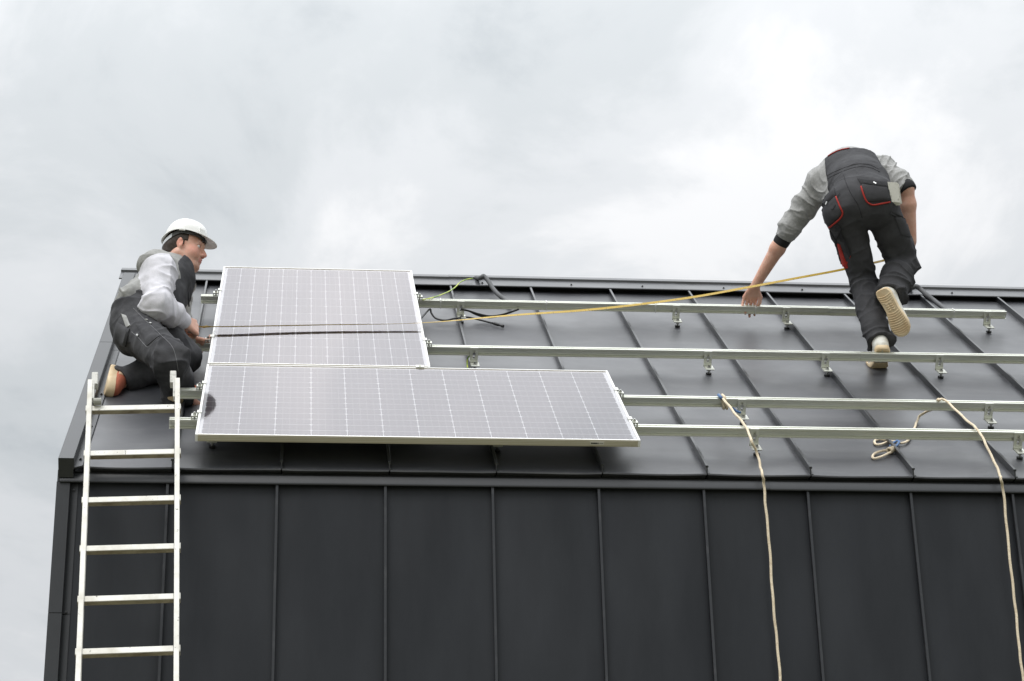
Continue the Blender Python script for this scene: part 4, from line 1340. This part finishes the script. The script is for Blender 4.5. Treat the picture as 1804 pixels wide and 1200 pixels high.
hl, hr = A3((kneeL - ankL).normalized()), A3((kneeR - ankR).normalized())
cutL = lambda P: np.where((np.linalg.norm(P - A3(hemL), axis=1) < 0.17) & nearer(P, kneeL, ankL, kneeR, ankR), -((P - A3(hemL) + hl * 0.02) @ hl), -1.0)
cutR = lambda P: np.where((np.linalg.norm(P - A3(hemR), axis=1) < 0.17) & nearer(P, kneeR, ankR, kneeL, ankL), -((P - A3(hemR) + hr * 0.02) @ hr), -1.0)
ov2 = cloth('overalls', pr, 0.0050, [M['twill']], w2, cuts=(bib2, cutL, cutR),
            bones=[(pel2, che2, 0.003, 0.002, 0.002, 14), (hipL, kneeL, 0.004, 0.006, 0.018, 11), (kneeL, hemL, 0.020, 0.012, 0.018, 14), (hipR, kneeR, 0.004, 0.006, 0.018, 11), (kneeR, hemR, 0.020, 0.013, 0.013, 15)], base=0.003, seed=21)
B2 = bvh(ov2)
Q2 = lambda *pts: pts
patch('back_pocket', B2, ((3.5452, 0.9209, 2.0050), (3.6947, 0.9144, 1.9818), (3.7051, 0.9413, 1.9170), (3.5835, 0.9559, 1.9142)), 0.010, M['twill'], ov2)
patch('back_pocket', B2, ((3.3347, 0.9991, 1.8779), (3.4124, 0.9609, 1.9463), (3.4477, 0.9963, 1.8556), (3.3790, 1.0312, 1.7925)), 0.010, M['twill'], ov2)
patch('pocket_flap', B2, ((3.5295, 0.9133, 2.0264), (3.6820, 0.9047, 2.0074), (3.6949, 0.9180, 1.9734), (3.5484, 0.9242, 1.9965)), 0.013, M['twill_d'], ov2, 10, 6)
patch('pocket_flap', B2, ((3.3249, 0.9855, 1.9118), (3.4056, 0.9458, 1.9829), (3.4155, 0.9606, 1.9462), (3.3347, 1.0003, 1.8750)), 0.013, M['twill_d'], ov2, 10, 6)
patch('cargo_pocket', B2, ((3.3854, 1.0378, 1.7755), (3.4229, 1.0559, 1.7241), (3.4620, 1.1079, 1.5940), (3.4435, 1.1049, 1.6056)), 0.010, M['twill_d'], ov2, 8, 10)
patch('red_gusset', B2, ((3.4278, 1.0615, 1.7099), (3.4416, 1.0626, 1.7040), (3.4880, 1.1078, 1.5878), (3.4623, 1.1128, 1.5827)), 0.008, M['red'], ov2, 6, 10)
patch('thigh_pocket', B2, ((3.7312, 0.9752, 1.8321), (3.7858, 0.9672, 1.8364), (3.8214, 1.0087, 1.7317), (3.7664, 1.0093, 1.7442)), 0.006, M['twill'], ov2, 8, 8)
seamline('red_piping', B2, [[(3.5485, 0.9278, 1.9880), (3.5614, 0.9423, 1.9512), (3.5804, 0.9562, 1.9143), (3.6112, 0.9605, 1.8967), (3.6568, 0.9535, 1.9012), (3.7022, 0.9452, 1.9086)]], 0.0052, M['red'], ov2, 0.004)
seamline('red_piping', B2, [[(3.4156, 0.9631, 1.9406), (3.4347, 0.9794, 1.8980), (3.4522, 0.9946, 1.8583), (3.4301, 1.0115, 1.8251), (3.3821, 1.0321, 1.7897)]], 0.0052, M['red'], ov2, 0.004)
mb = MB()                                   # red binding along the top of the back bib
pl = []
for i in range(15):
    u_ = -0.112 + 0.125 * i / 14
    o_ = wai2 + td2 * (0.222 - 0.10 * u_) + lat2 * u_
    hit = B2.ray_cast(o_ + bk2 * 0.4, -bk2)
    if hit[0] is not None and (hit[0] - o_).length < 0.25:
        pl.append(hit[0] + bk2 * 0.003)
mb.tube(pl, 0.0038, 6)
mb.build('red_binding', M['red'], ov2, smooth=True)
seamline('yoke_seam', B2, [[(3.3171, 0.9486, 1.9991), (3.3588, 0.9262, 2.0402), (3.4100, 0.9089, 2.0671), (3.5098, 0.8843, 2.0985), (3.5859, 0.8767, 2.0967), (3.6412, 0.8809, 2.0729)],
                           [(3.3204, 0.9544, 1.9849), (3.3622, 0.9319, 2.0261), (3.4134, 0.9147, 2.0530), (3.5131, 0.8901, 2.0844), (3.5893, 0.8824, 2.0826), (3.6475, 0.8863, 2.0588)],
                           [(3.4529, 0.9107, 2.0521), (3.4723, 0.9318, 1.9982), (3.5007, 0.9509, 1.9470), (3.5352, 0.9693, 1.8956), (3.5577, 0.9938, 1.8333)]], 0.0022, M['twill_d'], ov2)
mb = MB()
for p in ((3.6198, 0.9158, 1.9976), (3.3721, 0.9820, 1.9079)):
    q, n_ = onto(B2, p, 0.012)
    a_ = n_.orthogonal().normalized()
    mb.box(q, (n_, a_, n_.cross(a_)), (0.003, 0.004, 0.009))
mb.build('zip_pull', M['snap'], ov2)


def shoe_root(parent, at_):
    o = bpy.data.objects.new('shoe', None)
    o.empty_display_size = 0.05
    COL.objects.link(o)
    o.parent = parent
    o.matrix_parent_inverse = Matrix.Translation(-root_loc(parent))
    o.location = at_
    return o


def make_shoe(person, heel, toe, up, s, mu, ms, **kw):
    """a shoe is one part: the upper, with its sole and tread below it"""
    n0 = set(o.name for o in COL.objects)
    so, uo, W, fr = shoe(person, heel, toe, up, s, mu, ms, **kw)
    uo.name = 'shoe'
    so.parent = uo
    so.matrix_parent_inverse = Matrix.Translation(-root_loc(uo))
    for o in [c for c in COL.objects if c.parent == so]:
        o.parent = uo
        o.matrix_parent_inverse = Matrix.Translation(-root_loc(uo))
    return uo, W, fr


make_shoe(w2, heelL, toeL, upL, 1, [M['cream']], M['gum'], bend=1.15, width=1.15)
s_, W_, fr_ = make_shoe(w2, heelR, toeR, upR, 1, [M['cream']], M['gum'], width=1.18)
mb = MB()
for q in range(4):
    mb.tube([W_(0.40 + 0.07 * q, y, 0.082 - 0.012 * q - abs(y) * 0.3) for y in (-0.028, 0.0, 0.028)], 0.0035, 5)
mb.build('lace', M['cream'], s_)

# papers tucked at his hip
pp = thing('papers', (3.7705, 1.0736, 2.0248), 'folded printed papers tucked at the hip of the bending worker', 'papers')
for i in range(5):
    mb = MB()
    c_ = Vector((3.7507, 1.0092, 2.0015)) + CAMF * (0.007 * i - 0.014) + CAMR * (0.006 * (i % 3))
    mb.box(c_ - CAMU * 0.004 * i, (CAMR + CAMU * 0.10 * (i - 2) * 0.3, CAMU - CAMR * 0.16, CAMF), (0.026, 0.055, 0.0008))
    mb.build('sheet', M['paper'], pp)

# ------------------------------------------------------------------ worker kneeling beside the upright panel
w1 = thing('person', RW(0.0, 1.5, 0), 'person in white hard hat and pale sleeves kneeling at the left end of the roof', 'person', 'workers on the roof')
pel, bel, che = Vector((-0.2682, 0.9184, 1.1109)), Vector((-0.1989, 0.9804, 1.2536)), Vector((-0.1259, 1.0912, 1.4346))
hN, hF = Vector((-0.2503, 0.8357, 1.0191)), Vector((-0.2299, 1.0088, 1.1453))
kN, kF = Vector((-0.0634, 0.5117, 0.7331)), Vector((-0.0168, 1.0007, 0.9579))
aN, aF = Vector((-0.0249, 0.7056, 0.6295)), Vector((-0.2914, 0.9064, 0.7904))
sN, sF = Vector((-0.1628, 0.9000, 1.3796)), Vector((-0.0989, 1.2208, 1.4825))
eN, eF = Vector((-0.1585, 0.7553, 1.1308)), Vector((-0.0775, 1.2742, 1.2525))
wN, wF = Vector((-0.0340, 1.0248, 1.1597)), Vector((-0.0226, 1.1874, 1.1353))
nk, hd = Vector((-0.0973, 1.0990, 1.5105)), Vector((-0.0530, 1.0786, 1.5968))
hp, hs, T1, ax1 = head_prims(hd, (0.975, -0.16, -0.12), (0.12, 0.02, 0.99), 1.0)
pr = [EL(pel, (0.12, 0.12, 0.11), None, 0.04), RC(pel, bel, 0.11, 0.12, 0.05), RC(bel, che, 0.12, 0.11, 0.05), RC(che, sN, 0.09, 0.055, 0.05), RC(che, sF, 0.09, 0.055, 0.05),
      RC(sN, eN, 0.055, 0.045, 0.03), RC(sF, eF, 0.055, 0.045, 0.03), RC(eN, wN, 0.045, 0.029, 0.02), RC(eF, wF, 0.045, 0.029, 0.02),
      RC(hN, kN, 0.088, 0.06, 0.03), RC(hF, kF, 0.088, 0.06, 0.03), RC(kN, aN, 0.055, 0.038, 0.03), RC(kF, aF, 0.055, 0.038, 0.03),
      RC(aN, aN + Vector((0.10, 0.05, -0.05)), 0.034, 0.028, 0.02), RC(aF, aF + Vector((-0.07, -0.06, -0.07)), 0.034, 0.028, 0.02),
      RC(che, nk, 0.085, 0.066, 0.04), RC(nk, T1(-0.022, 0, -0.045), 0.064, 0.060, 0.03), RC(nk, T1(0.03, 0, -0.092), 0.058, 0.034, 0.03)] + hp
gx = Vector((0.0399, 1.1083, 1.1757)) - wN
hand(pr, wN, gx + Vector((0, 0.02, -0.01)), (-0.05, -0.45, -0.9), (0.75, 1.45, 1.0), 1.12, 1, thumb=[(-0.75, 0.6, 0.35), (-0.05, 0.9, 0.45), (0.35, 0.85, 0.4)])
hand(pr, wF, Vector((0.85, 0.1, -0.35)), (-0.1, -0.8, 0.5), (0.5, 0.7, 0.6), 0.95, -1)
fa = [A3(v) for v in ax1]
hdc = A3(hd)


def face_region(P):
    q = P - hdc
    x, y, z = q @ fa[0], q @ fa[1], q @ fa[2]
    r = np.zeros(len(P), int)
    lips = (x > 0.083) & (np.abs(y) < 0.022) & (z < -0.0545) & (z > -0.0770)
    inhead = (np.linalg.norm(q, axis=1) < 0.16)
    r[lips & inhead] = 1
    return r


skin1 = M['skin'].copy()                    # the same skin with stubble round the mouth and ruddy cheeks
skin1.name = 'ruddy_skin'
t = skin1.node_tree
b = t.nodes['Principled BSDF']
tcn = N(t, 'ShaderNodeTexCoord')
src = b.inputs['Base Color'].links[0].from_socket
nz = N(t, 'ShaderNodeTexNoise', {'Vector': tcn.outputs['Object'], 'Scale': 130.0, 'Detail': 3.0})
for cen, r0, r1, col, am in ((T1(0.075, 0, -0.082), 0.030, 0.062, (0.30, 0.175, 0.13, 1), 0.62), (T1(0.06, -0.05, -0.03), 0.010, 0.05, (0.66, 0.25, 0.19, 1), 0.55),
                             (T1(0.06, 0.05, -0.03), 0.010, 0.05, (0.66, 0.25, 0.19, 1), 0.55), (T1(0.112, 0, -0.030), 0.006, 0.028, (0.62, 0.22, 0.17, 1), 0.6),
                             (T1(-0.006, -0.085, 0.0), 0.01, 0.04, (0.62, 0.24, 0.18, 1), 0.6)):
    ds = N(t, 'ShaderNodeVectorMath', {0: tcn.outputs['Object'], 1: tuple(cen)}, operation='DISTANCE')
    mr = N(t, 'ShaderNodeMapRange', {0: ds.outputs['Value'], 1: r0, 2: r1, 3: am, 4: 0.0}, interpolation_type='SMOOTHSTEP')
    fac = MA(t, 'MULTIPLY', mr.outputs[0], MA(t, 'MULTIPLY_ADD', nz.outputs[0], 0.9, 0.5), clamp=True)
    mq = N(t, 'ShaderNodeMix', data_type='RGBA')
    t.links.new(fac, mq.inputs[0])
    t.links.new(src, mq.inputs[6])
    mq.inputs[7].default_value = col
    src = mq.outputs[2]
t.links.new(src, b.inputs['Base Color'])
cloth('body', pr, 0.0034, [skin1, M['lip']], w1, subs=hs, base=0.0, smooth=1, region=face_region)
for sg in (1, -1):
    ec = T1(0.0795, sg * 0.0325, 0.003)
    V, F = nets([EL(ec, (0.0115, 0.0115, 0.0115), None, 0.0)], 0.0022)
    solid('eye', V, F, [M['eyew'], M['iris']], w1, region=lambda P: ((P - A3(ec)) @ fa[0] > 0.0092).astype(int))
    mb = MB()
    mb.tube([T1(0.0935 - 0.6 * abs(y - 0.02), sg * y, 0.0265 + 0.004 * math.sin(y * 60)) for y in (0.012, 0.020, 0.030, 0.040, 0.047)], [0.002, 0.0038, 0.0042, 0.0034, 0.0015], 6)
    mb.build('eyebrow', M['hair'], w1, smooth=True)


def hair_cut(P):
    q = P - hdc
    x, z = q @ fa[0], q @ fa[2]
    back = np.maximum(x + 0.018, -(z + 0.052 + 0.25 * (x + 0.05)))
    side = np.maximum(x - 0.030, -(z - 0.014))
    burn = np.maximum(x - 0.014, -(z + 0.008))
    return np.minimum(np.minimum(back, np.maximum(side, -x - 0.03)), np.minimum(burn, -(z - 0.062)))


V, F = nets([hp[0], hp[1], RC(T1(-0.05, 0, -0.01), T1(-0.055, 0, -0.05), 0.062, 0.055, 0.02)], 0.0036, (), (hair_cut,), 0.0045)
V = relax(V, F, 1)
V = V + vnormals(V, F) * (vnoise(V * np.array([90., 90., 25.]), 5) * 0.0015)[:, None]
solid('hair', V, F, M['hair'], w1)

# hard hat
def hat_ring(ph, v, off):
    c_, s_ = math.cos(ph), math.sin(ph)
    a = (0.118 if c_ > 0 else 0.108) + off
    b = 0.098 + off
    zr = 0.056 + 0.012 * s_ * s_ - 0.020 * max(0, -c_) ** 2
    k = math.cos(v * math.pi / 2) ** 0.82
    rib = 0.0045 * math.exp(-(b * s_ * k / 0.020) ** 2) * min(1, v * 3) if off > -0.002 else 0
    z = zr + (0.163 + off - zr) * math.sin(v * math.pi / 2) ** 0.94 + rib
    return T1(-0.006 + a * c_ * k, b * s_ * k, z)


NP, NV = 56, 16
vs, fs = [], []


def brim(ph, e, off):
    c_, s_ = math.cos(ph), math.sin(ph)
    p = hat_ring(ph, 0.0, 0.0)
    pk = max(0.0, c_) ** 2.6
    bw = 0.005 + 0.050 * pk + 0.009 * max(0, -c_) ** 1.5
    d = (ax1[0] * c_ + ax1[1] * s_ * 0.75).normalized()
    return p + d * bw * e - ax1[2] * (bw * 0.30 * e + 0.05 * bw * e * e + off)


for off in (0, 1):
    for e in (1.0, 0.5):
        vs += [brim(2 * math.pi * k / NP, e, 0.0035 * off) for k in range(NP)]
    for j in range(NV):
        vs += [hat_ring(2 * math.pi * k / NP, j / NV * 0.985, -0.0035 * off) for k in range(NP)]
    b0 = off * NP * (NV + 2)
    for j in range(NV + 1):
        for k in range(NP):
            q = (b0 + j * NP + k, b0 + j * NP + (k + 1) % NP, b0 + (j + 1) * NP + (k + 1) % NP, b0 + (j + 1) * NP + k)
            fs.append(q if off == 0 else tuple(reversed(q)))
    fs.append(tuple(b0 + (NV + 1) * NP + k for k in range(NP)))
n1_ = NP * (NV + 2)
for k in range(NP):
    fs.append((k, n1_ + k, n1_ + (k + 1) % NP, (k + 1) % NP))
mb = MB()
mb.add(vs, fs)
hat = mb.build('hard_hat', M['helmet'], w1, smooth=True, auto=50)
mb = MB()
for sg in (1, -1):                          # accessory slots and the front badge boss
    p = hat_ring(sg * math.pi / 2 * 0.98, 0.05, 0.001)
    mb.box(p - ax1[2] * 0.012, (ax1[0], ax1[1], ax1[2]), (0.016, 0.003, 0.007), bev=0.002)
    p = hat_ring(sg * 0.62, 0.10, 0.001)
    n_ = (ax1[0] * math.cos(0.62) + ax1[1] * sg * math.sin(0.62)).normalized()
    mb.box(p + ax1[2] * 0.004, (n_.cross(ax1[2]), ax1[2], n_), (0.017, 0.012, 0.0025), bev=0.002)
mb.build('slot_boss', M['helmet'], hat)
mb = MB()
NB = 40
rg = []
for h_i in (0, 1):
    for k in range(NB):
        ph = 2 * math.pi * k / NB
        c_, s_ = math.cos(ph), math.sin(ph)
        dn = max(0, -c_) ** 1.3
        rg.append(T1(-0.008 + (0.103 + 0.004 * dn) * c_, 0.085 * s_, 0.048 - 0.058 * dn + (0.022 if h_i else 0.0)))
mb.add(rg + [p + (p - T1(-0.008, 0, 0.04)).normalized() * 0.003 for p in rg],
       [(k, (k + 1) % NB, NB + (k + 1) % NB, NB + k) for k in range(NB)] + [(2 * NB + k, 3 * NB + k, 3 * NB + (k + 1) % NB, 2 * NB + (k + 1) % NB) for k in range(NB)]
       + [(k, 2 * NB + k, 2 * NB + (k + 1) % NB, (k + 1) % NB) for k in range(NB)] + [(NB + k, NB + (k + 1) % NB, 3 * NB + (k + 1) % NB, 3 * NB + k) for k in range(NB)])
hbnd = mb.build('headband', [M['liner'], M['strap']], hat, smooth=True, auto=40)
for f in hbnd.data.polygons:                # the nape strap is pale, the rest of the harness dark
    f.material_index = 1 if (f.center - T1(-0.060, 0, 0)).dot(ax1[0]) < 0 else 0

# hoodie with pale sleeves
cf = eN.lerp(wN, 0.80)
body_p = [RC(pel, bel, 0.112, 0.132, 0.05), RC(bel, che, 0.132, 0.130, 0.05), RC(che, sF, 0.105, 0.07, 0.04), RC(che, sN, 0.118, 0.085, 0.05),
          EL(Vector((-0.2099, 1.0795, 1.5084)), (0.080, 0.115, 0.062), ((0.85, 0, 0.5), (0, 1, 0), (-0.5, 0, 0.85)), 0.03),
          RC((-0.1609, 1.1094, 1.5532), (-0.1110, 1.0015, 1.4608), 0.034, 0.028, 0.02), RC((-0.1110, 1.0015, 1.4608), (-0.0639, 1.0315, 1.4050), 0.026, 0.016, 0.02),
          EL(Vector((-0.2991, 0.9138, 1.2307)), (0.09, 0.12, 0.055), ((0.6, 0, 0.8), (0, 1, 0), (-0.8, 0, 0.6)), 0.04)]
arm_p = [RC(sN, eN, 0.082, 0.070, 0.04), RC(eN, eN.lerp(wN, 0.5), 0.070, 0.061, 0.03), RC(eN.lerp(wN, 0.5), cf, 0.061, 0.050, 0.03), EL(eN + Vector((-0.01, -0.01, -0.01)), (0.072, 0.065, 0.068), None, 0.03),
         RC(sF, eF, 0.085, 0.07, 0.04), RC(eF, wF, 0.068, 0.05, 0.03)]


def arm_region(P):
    a = np.min([p.d(P) for p in arm_p], axis=0)
    b = np.min([p.d(P) for p in body_p], axis=0)
    q = (P - A3(sN)) @ A3((che - sN).normalized())
    return np.where((a < b + 0.004) & (q < 0.06), 0, 1)


hood1 = cloth('hoodie', body_p + arm_p, 0.0052, [M['hood_w'], M['hood_l']], w1,
              bones=[(pel, che, 0.014, 0.010, 0.006, 14), (sN, eN, 0.008, 0.009, 0.016, 13), (eN, wN, 0.016, 0.011, 0.011, 16), (sF, eF, 0.006, 0.006, 0.01, 18)], base=0.0045, seed=41, region=arm_region)
dN = (wN - eN).normalized()
cloth('cuff', [RC(eN.lerp(wN, 0.62), wN, 0.055, 0.043, 0.01)], 0.004, [M['hood_w']], hood1,
      cuts=(lambda P: (P - A3(wN) + A3(dN) * 0.005) @ A3(dN), lambda P: -((P - A3(eN.lerp(wN, 0.72))) @ A3(dN))), base=0.001, seed=9)
mb = MB()
mb.tube(spline([(-0.0109, 0.9795, 1.3596), (-0.0163, 0.9689, 1.2843), (-0.0134, 1.0100, 1.2392)], 8), 0.004, 6)
mb.build('drawstring', M['cuff'], hood1)

# overalls
hmN = aN + (kN - aN).normalized() * 0.01
hmF = aF - (kF - aF).normalized() * 0.015
pr = [EL(pel, (0.118, 0.15, 0.125), None, 0.05), EL(hN, (0.112, 0.11, 0.12), None, 0.04), EL(Vector((-0.2751, 0.9118, 1.0269)), (0.095, 0.11, 0.10), None, 0.04), RC(pel, bel, 0.122, 0.146, 0.05), RC(bel, che, 0.152, 0.156, 0.05), RC(che, nk.lerp(che, 0.5), 0.156, 0.126, 0.03),
      RC(hN, kN, 0.106, 0.084, 0.03), RC(hF, kF, 0.105, 0.080, 0.03), RC(kN, kN.lerp(hmN, 0.5), 0.084, 0.078, 0.03), RC(kN.lerp(hmN, 0.5), hmN + (hmN - kN).normalized() * 0.03, 0.078, 0.082, 0.03),
      RC(kF, kF.lerp(hmF, 0.5), 0.080, 0.076, 0.03), RC(kF.lerp(hmF, 0.5), hmF, 0.076, 0.074, 0.03)]
tdv = A3((che - pel).normalized())
latv = (sF - sN)
frv = A3(latv.cross(che - pel).normalized())
if frv[0] < 0:
    frv = -frv
b0_ = A3(bel)
ltv = A3(latv.normalized())


def bib1(P):
    q = P - b0_
    t_, x_ = q @ tdv, q @ frv
    u_ = q @ ltv
    return np.minimum(t_ + 0.075 - 0.6 * np.clip(x_ + 0.03, 0, 0.2), np.maximum(np.maximum(0.040 - x_, t_ - 0.275), np.abs(u_) - 0.125))


cN, cF = A3((kN - aN).normalized()), A3((kF - aF).normalized())
cutN = lambda P: np.where((np.linalg.norm(P - A3(hmN), axis=1) < 0.17) & nearer(P, kN, aN, kF, aF), -((P - A3(hmN) + cN * 0.025) @ cN), -1.0)
cutF = lambda P: np.where((np.linalg.norm(P - A3(hmF), axis=1) < 0.15) & nearer(P, kF, aF, kN, aN), -((P - A3(hmF) + cF * 0.02) @ cF), -1.0)
ov1 = cloth('overalls', pr, 0.0050, [M['twill_w']], w1, cuts=(bib1, cutN, cutF),
            bones=[(pel, che, 0.006, 0.006, 0.005, 14), (hN, kN, 0.010, 0.012, 0.019, 11), (kN, hmN, 0.020, 0.013, 0.012, 15), (hF, kF, 0.005, 0.006, 0.012, 11), (kF, hmF, 0.012, 0.009, 0.012, 13)], base=0.004, seed=61)
B1 = bvh(ov1)
patch('holster_pocket', B1, ((-0.3281, 0.5956, 0.9611), (-0.2698, 0.6029, 0.9293), (-0.2874, 0.6387, 0.8511), (-0.3483, 0.6360, 0.8728)), 0.014, M['twill_w'], ov1, 8, 8)
patch('pocket_lining', B1, ((-0.3123, 0.5776, 0.9988), (-0.2874, 0.5794, 0.9881), (-0.2673, 0.5961, 0.9445), (-0.2864, 0.6024, 0.9348)), 0.010, M['hood_l'], ov1, 6, 6)
patch('thigh_pocket', B1, ((-0.2399, 0.5911, 0.9489), (-0.1796, 0.5829, 0.9526), (-0.1263, 0.6017, 0.8956), (-0.1831, 0.6260, 0.8538)), 0.007, M['twill_w'], ov1, 8, 8)
seamline('stitching', B1, [[(-0.2551, 0.5608, 1.0228), (-0.2244, 0.5698, 0.9942), (-0.1880, 0.5804, 0.9604), (-0.1517, 0.5900, 0.9291), (-0.1209, 0.5990, 0.9005), (-0.0845, 0.6085, 0.8692), (-0.0621, 0.6172, 0.8433), (-0.0476, 0.6311, 0.8075), (-0.0386, 0.6467, 0.7693), (-0.0325, 0.6603, 0.7362)],
                           [(-0.1967, 0.5714, 0.9834), (-0.1694, 0.5654, 0.9904), (-0.1363, 0.5632, 0.9871), (-0.1059, 0.5645, 0.9762), (-0.0809, 0.5686, 0.9604)],
                           [(-0.2613, 0.6075, 0.9165), (-0.2306, 0.6143, 0.8929), (-0.2054, 0.6228, 0.8670), (-0.1802, 0.6290, 0.8461), (-0.1560, 0.6156, 0.8709), (-0.1289, 0.6041, 0.8905)]], 0.0012, M['stitch'], ov1, 0.0005)
mb = MB()
for p in ((-0.1908, 0.5785, 0.9655), (-0.1713, 0.5832, 0.9499), (-0.2307, 0.6111, 0.9005)):
    q, n_ = onto(B1, p, 0.006)
    a_ = n_.orthogonal().normalized()
    mb.box(q, (n_, a_, n_.cross(a_)), (0.002, 0.004, 0.006))
mb.build('bar_tack', M['snap'], ov1)
s_, W_, fr_ = make_shoe(w1, Vector((-0.3885, 0.9331, 0.8547)), Vector((-0.3943, 0.7734, 0.6683)), Vector((0.72, 0.52, 0.30)), 1, [M['coral']], M['gum'], grooves=False, width=1.05, sole_t=0.040)
mb = MB()
for q in range(5):
    mb.tube([W_(0.34 + 0.075 * q, y, 0.098 - 0.011 * q - abs(y) * 0.55) for y in (-0.034, -0.017, 0.0, 0.017, 0.034)], 0.0032, 5)
mb.build('lace', M['hood_w'], s_)
Bs = bvh(s_)
mb = MB()
vs, fs = [], []
pts = [(tt, z) for tt in (0.12, 0.22, 0.34, 0.46) for z in (0.046, 0.06, 0.075)]
for tt, z in pts:
    q = W_(tt, 0.08, z)
    h4 = Bs.find_nearest(W_(tt, 0.045, z))
    vs += [h4[0] + h4[1] * 0.003]
for a in range(3):
    for b in range(2):
        fs.append((a * 3 + b, a * 3 + b + 1, a * 3 + b + 4, a * 3 + b + 3))
vs2 = [Vector(v) - Vector(fr_[1]) * 0.006 for v in vs]
mb.add(vs + vs2, fs + [(0, 3, 15, 12), (3, 6, 18, 15), (6, 9, 21, 18), (2, 14, 17, 5), (5, 17, 20, 8), (8, 20, 23, 11), (0, 12, 13, 1), (1, 13, 14, 2), (9, 10, 22, 21), (10, 11, 23, 22)])
mb.build('side_overlay', M['peach'], s_, smooth=True)
make_shoe(w1, Vector((-0.0540, 0.6272, 0.5652)), Vector((0.0248, 0.8100, 0.6541)), Vector((0.42, 0.05, 0.85)), 1, [M['coral']], M['gum_d'], grooves=False, width=1.05, sole_t=0.040)

# ------------------------------------------------------------------ tape measure stretched between the two workers
mt = bpy.data.materials.new('yellow_tape_blade')
mt.use_nodes = True
t = mt.node_tree
b = t.nodes['Principled BSDF']
b.inputs['Roughness'].default_value = 0.4
uv = N(t, 'ShaderNodeUVMap')
sp = N(t, 'ShaderNodeSeparateXYZ', {0: uv.outputs[0]})
fr1 = MA(t, 'LESS_THAN', MA(t, 'FRACT', MA(t, 'MULTIPLY', sp.outputs[0], 100.0)), 0.22)
lng = MA(t, 'LESS_THAN', sp.outputs[1], 0.42)
fr2 = MA(t, 'LESS_THAN', MA(t, 'FRACT', MA(t, 'MULTIPLY', sp.outputs[0], 10.0)), 0.04)
ink = MA(t, 'MAXIMUM', MA(t, 'MULTIPLY', fr1, lng), MA(t, 'MULTIPLY', fr2, MA(t, 'LESS_THAN', sp.outputs[1], 0.8)))
mx_ = N(t, 'ShaderNodeMix', data_type='RGBA')
t.links.new(MA(t, 'MULTIPLY', ink, 0.6), mx_.inputs[0])
mx_.inputs[6].default_value = (0.50, 0.33, 0.03, 1)
mx_.inputs[7].default_value = (0.03, 0.025, 0.02, 1)
t.links.new(mx_.outputs[2], b.inputs['Base Color'])
ctrl = [(0.0036, 1.1419, 1.1833), (0.0522, 1.1554, 1.1902), (0.0925, 1.2284, 1.2230), (0.2326, 1.2508, 1.2373), (0.6469, 1.3058, 1.2782), (1.2057, 1.3584, 1.3261), (1.6869, 1.4273, 1.4102), (2.1600, 1.4673, 1.4754), (2.6416, 1.4975, 1.5611), (2.9999, 1.5110, 1.6410), (3.2999, 1.5325, 1.7171), (3.5695, 1.5503, 1.7845), (3.8356, 1.5656, 1.8584), (3.9465, 1.5507, 1.8896)]
path = spline(ctrl, 14)
wA, wB = Vector((0, 0.99, 0.15)), Vector((0.03, 0.45, 0.89))
vs, fs, uvs, run = [], [], [], 0.0
for i, p in enumerate(path):
    if i:
        run += (p - path[i - 1]).length
    q = min(1.0, max(0.0, (p.x - 0.5) / 1.7))
    q = q * q * (3 - 2 * q)
    tg_ = (path[min(i + 1, len(path) - 1)] - path[max(i - 1, 0)]).normalized()
    wd = wA.lerp(wB, q)
    wd = (wd - tg_ * wd.dot(tg_)).normalized()
    nn = tg_.cross(wd)
    for k in range(5):
        e = (k - 2) / 2
        vs.append(p + wd * 0.0092 * e + nn * 0.0016 * (e * e - 0.5))
        uvs.append((run, (e + 1) / 2))
for i in range(len(path) - 1):
    for k in range(4):
        fs.append((i * 5 + k, i * 5 + k + 1, i * 5 + k + 6, i * 5 + k + 5))
mb = MB()
mb.add(vs, fs)
tape = mb.build('tape_measure', mt, smooth=True)
ul = tape.data.uv_layers.new(name='UVMap')
for lp in tape.data.loops:
    ul.data[lp.index].uv = uvs[lp.vertex_index]
tag(tape, 'yellow tape measure blade stretched from hand to hand across the roof', 'tape measure')
md = tape.modifiers.new('thickness', 'SOLIDIFY')
md.thickness = 0.0006
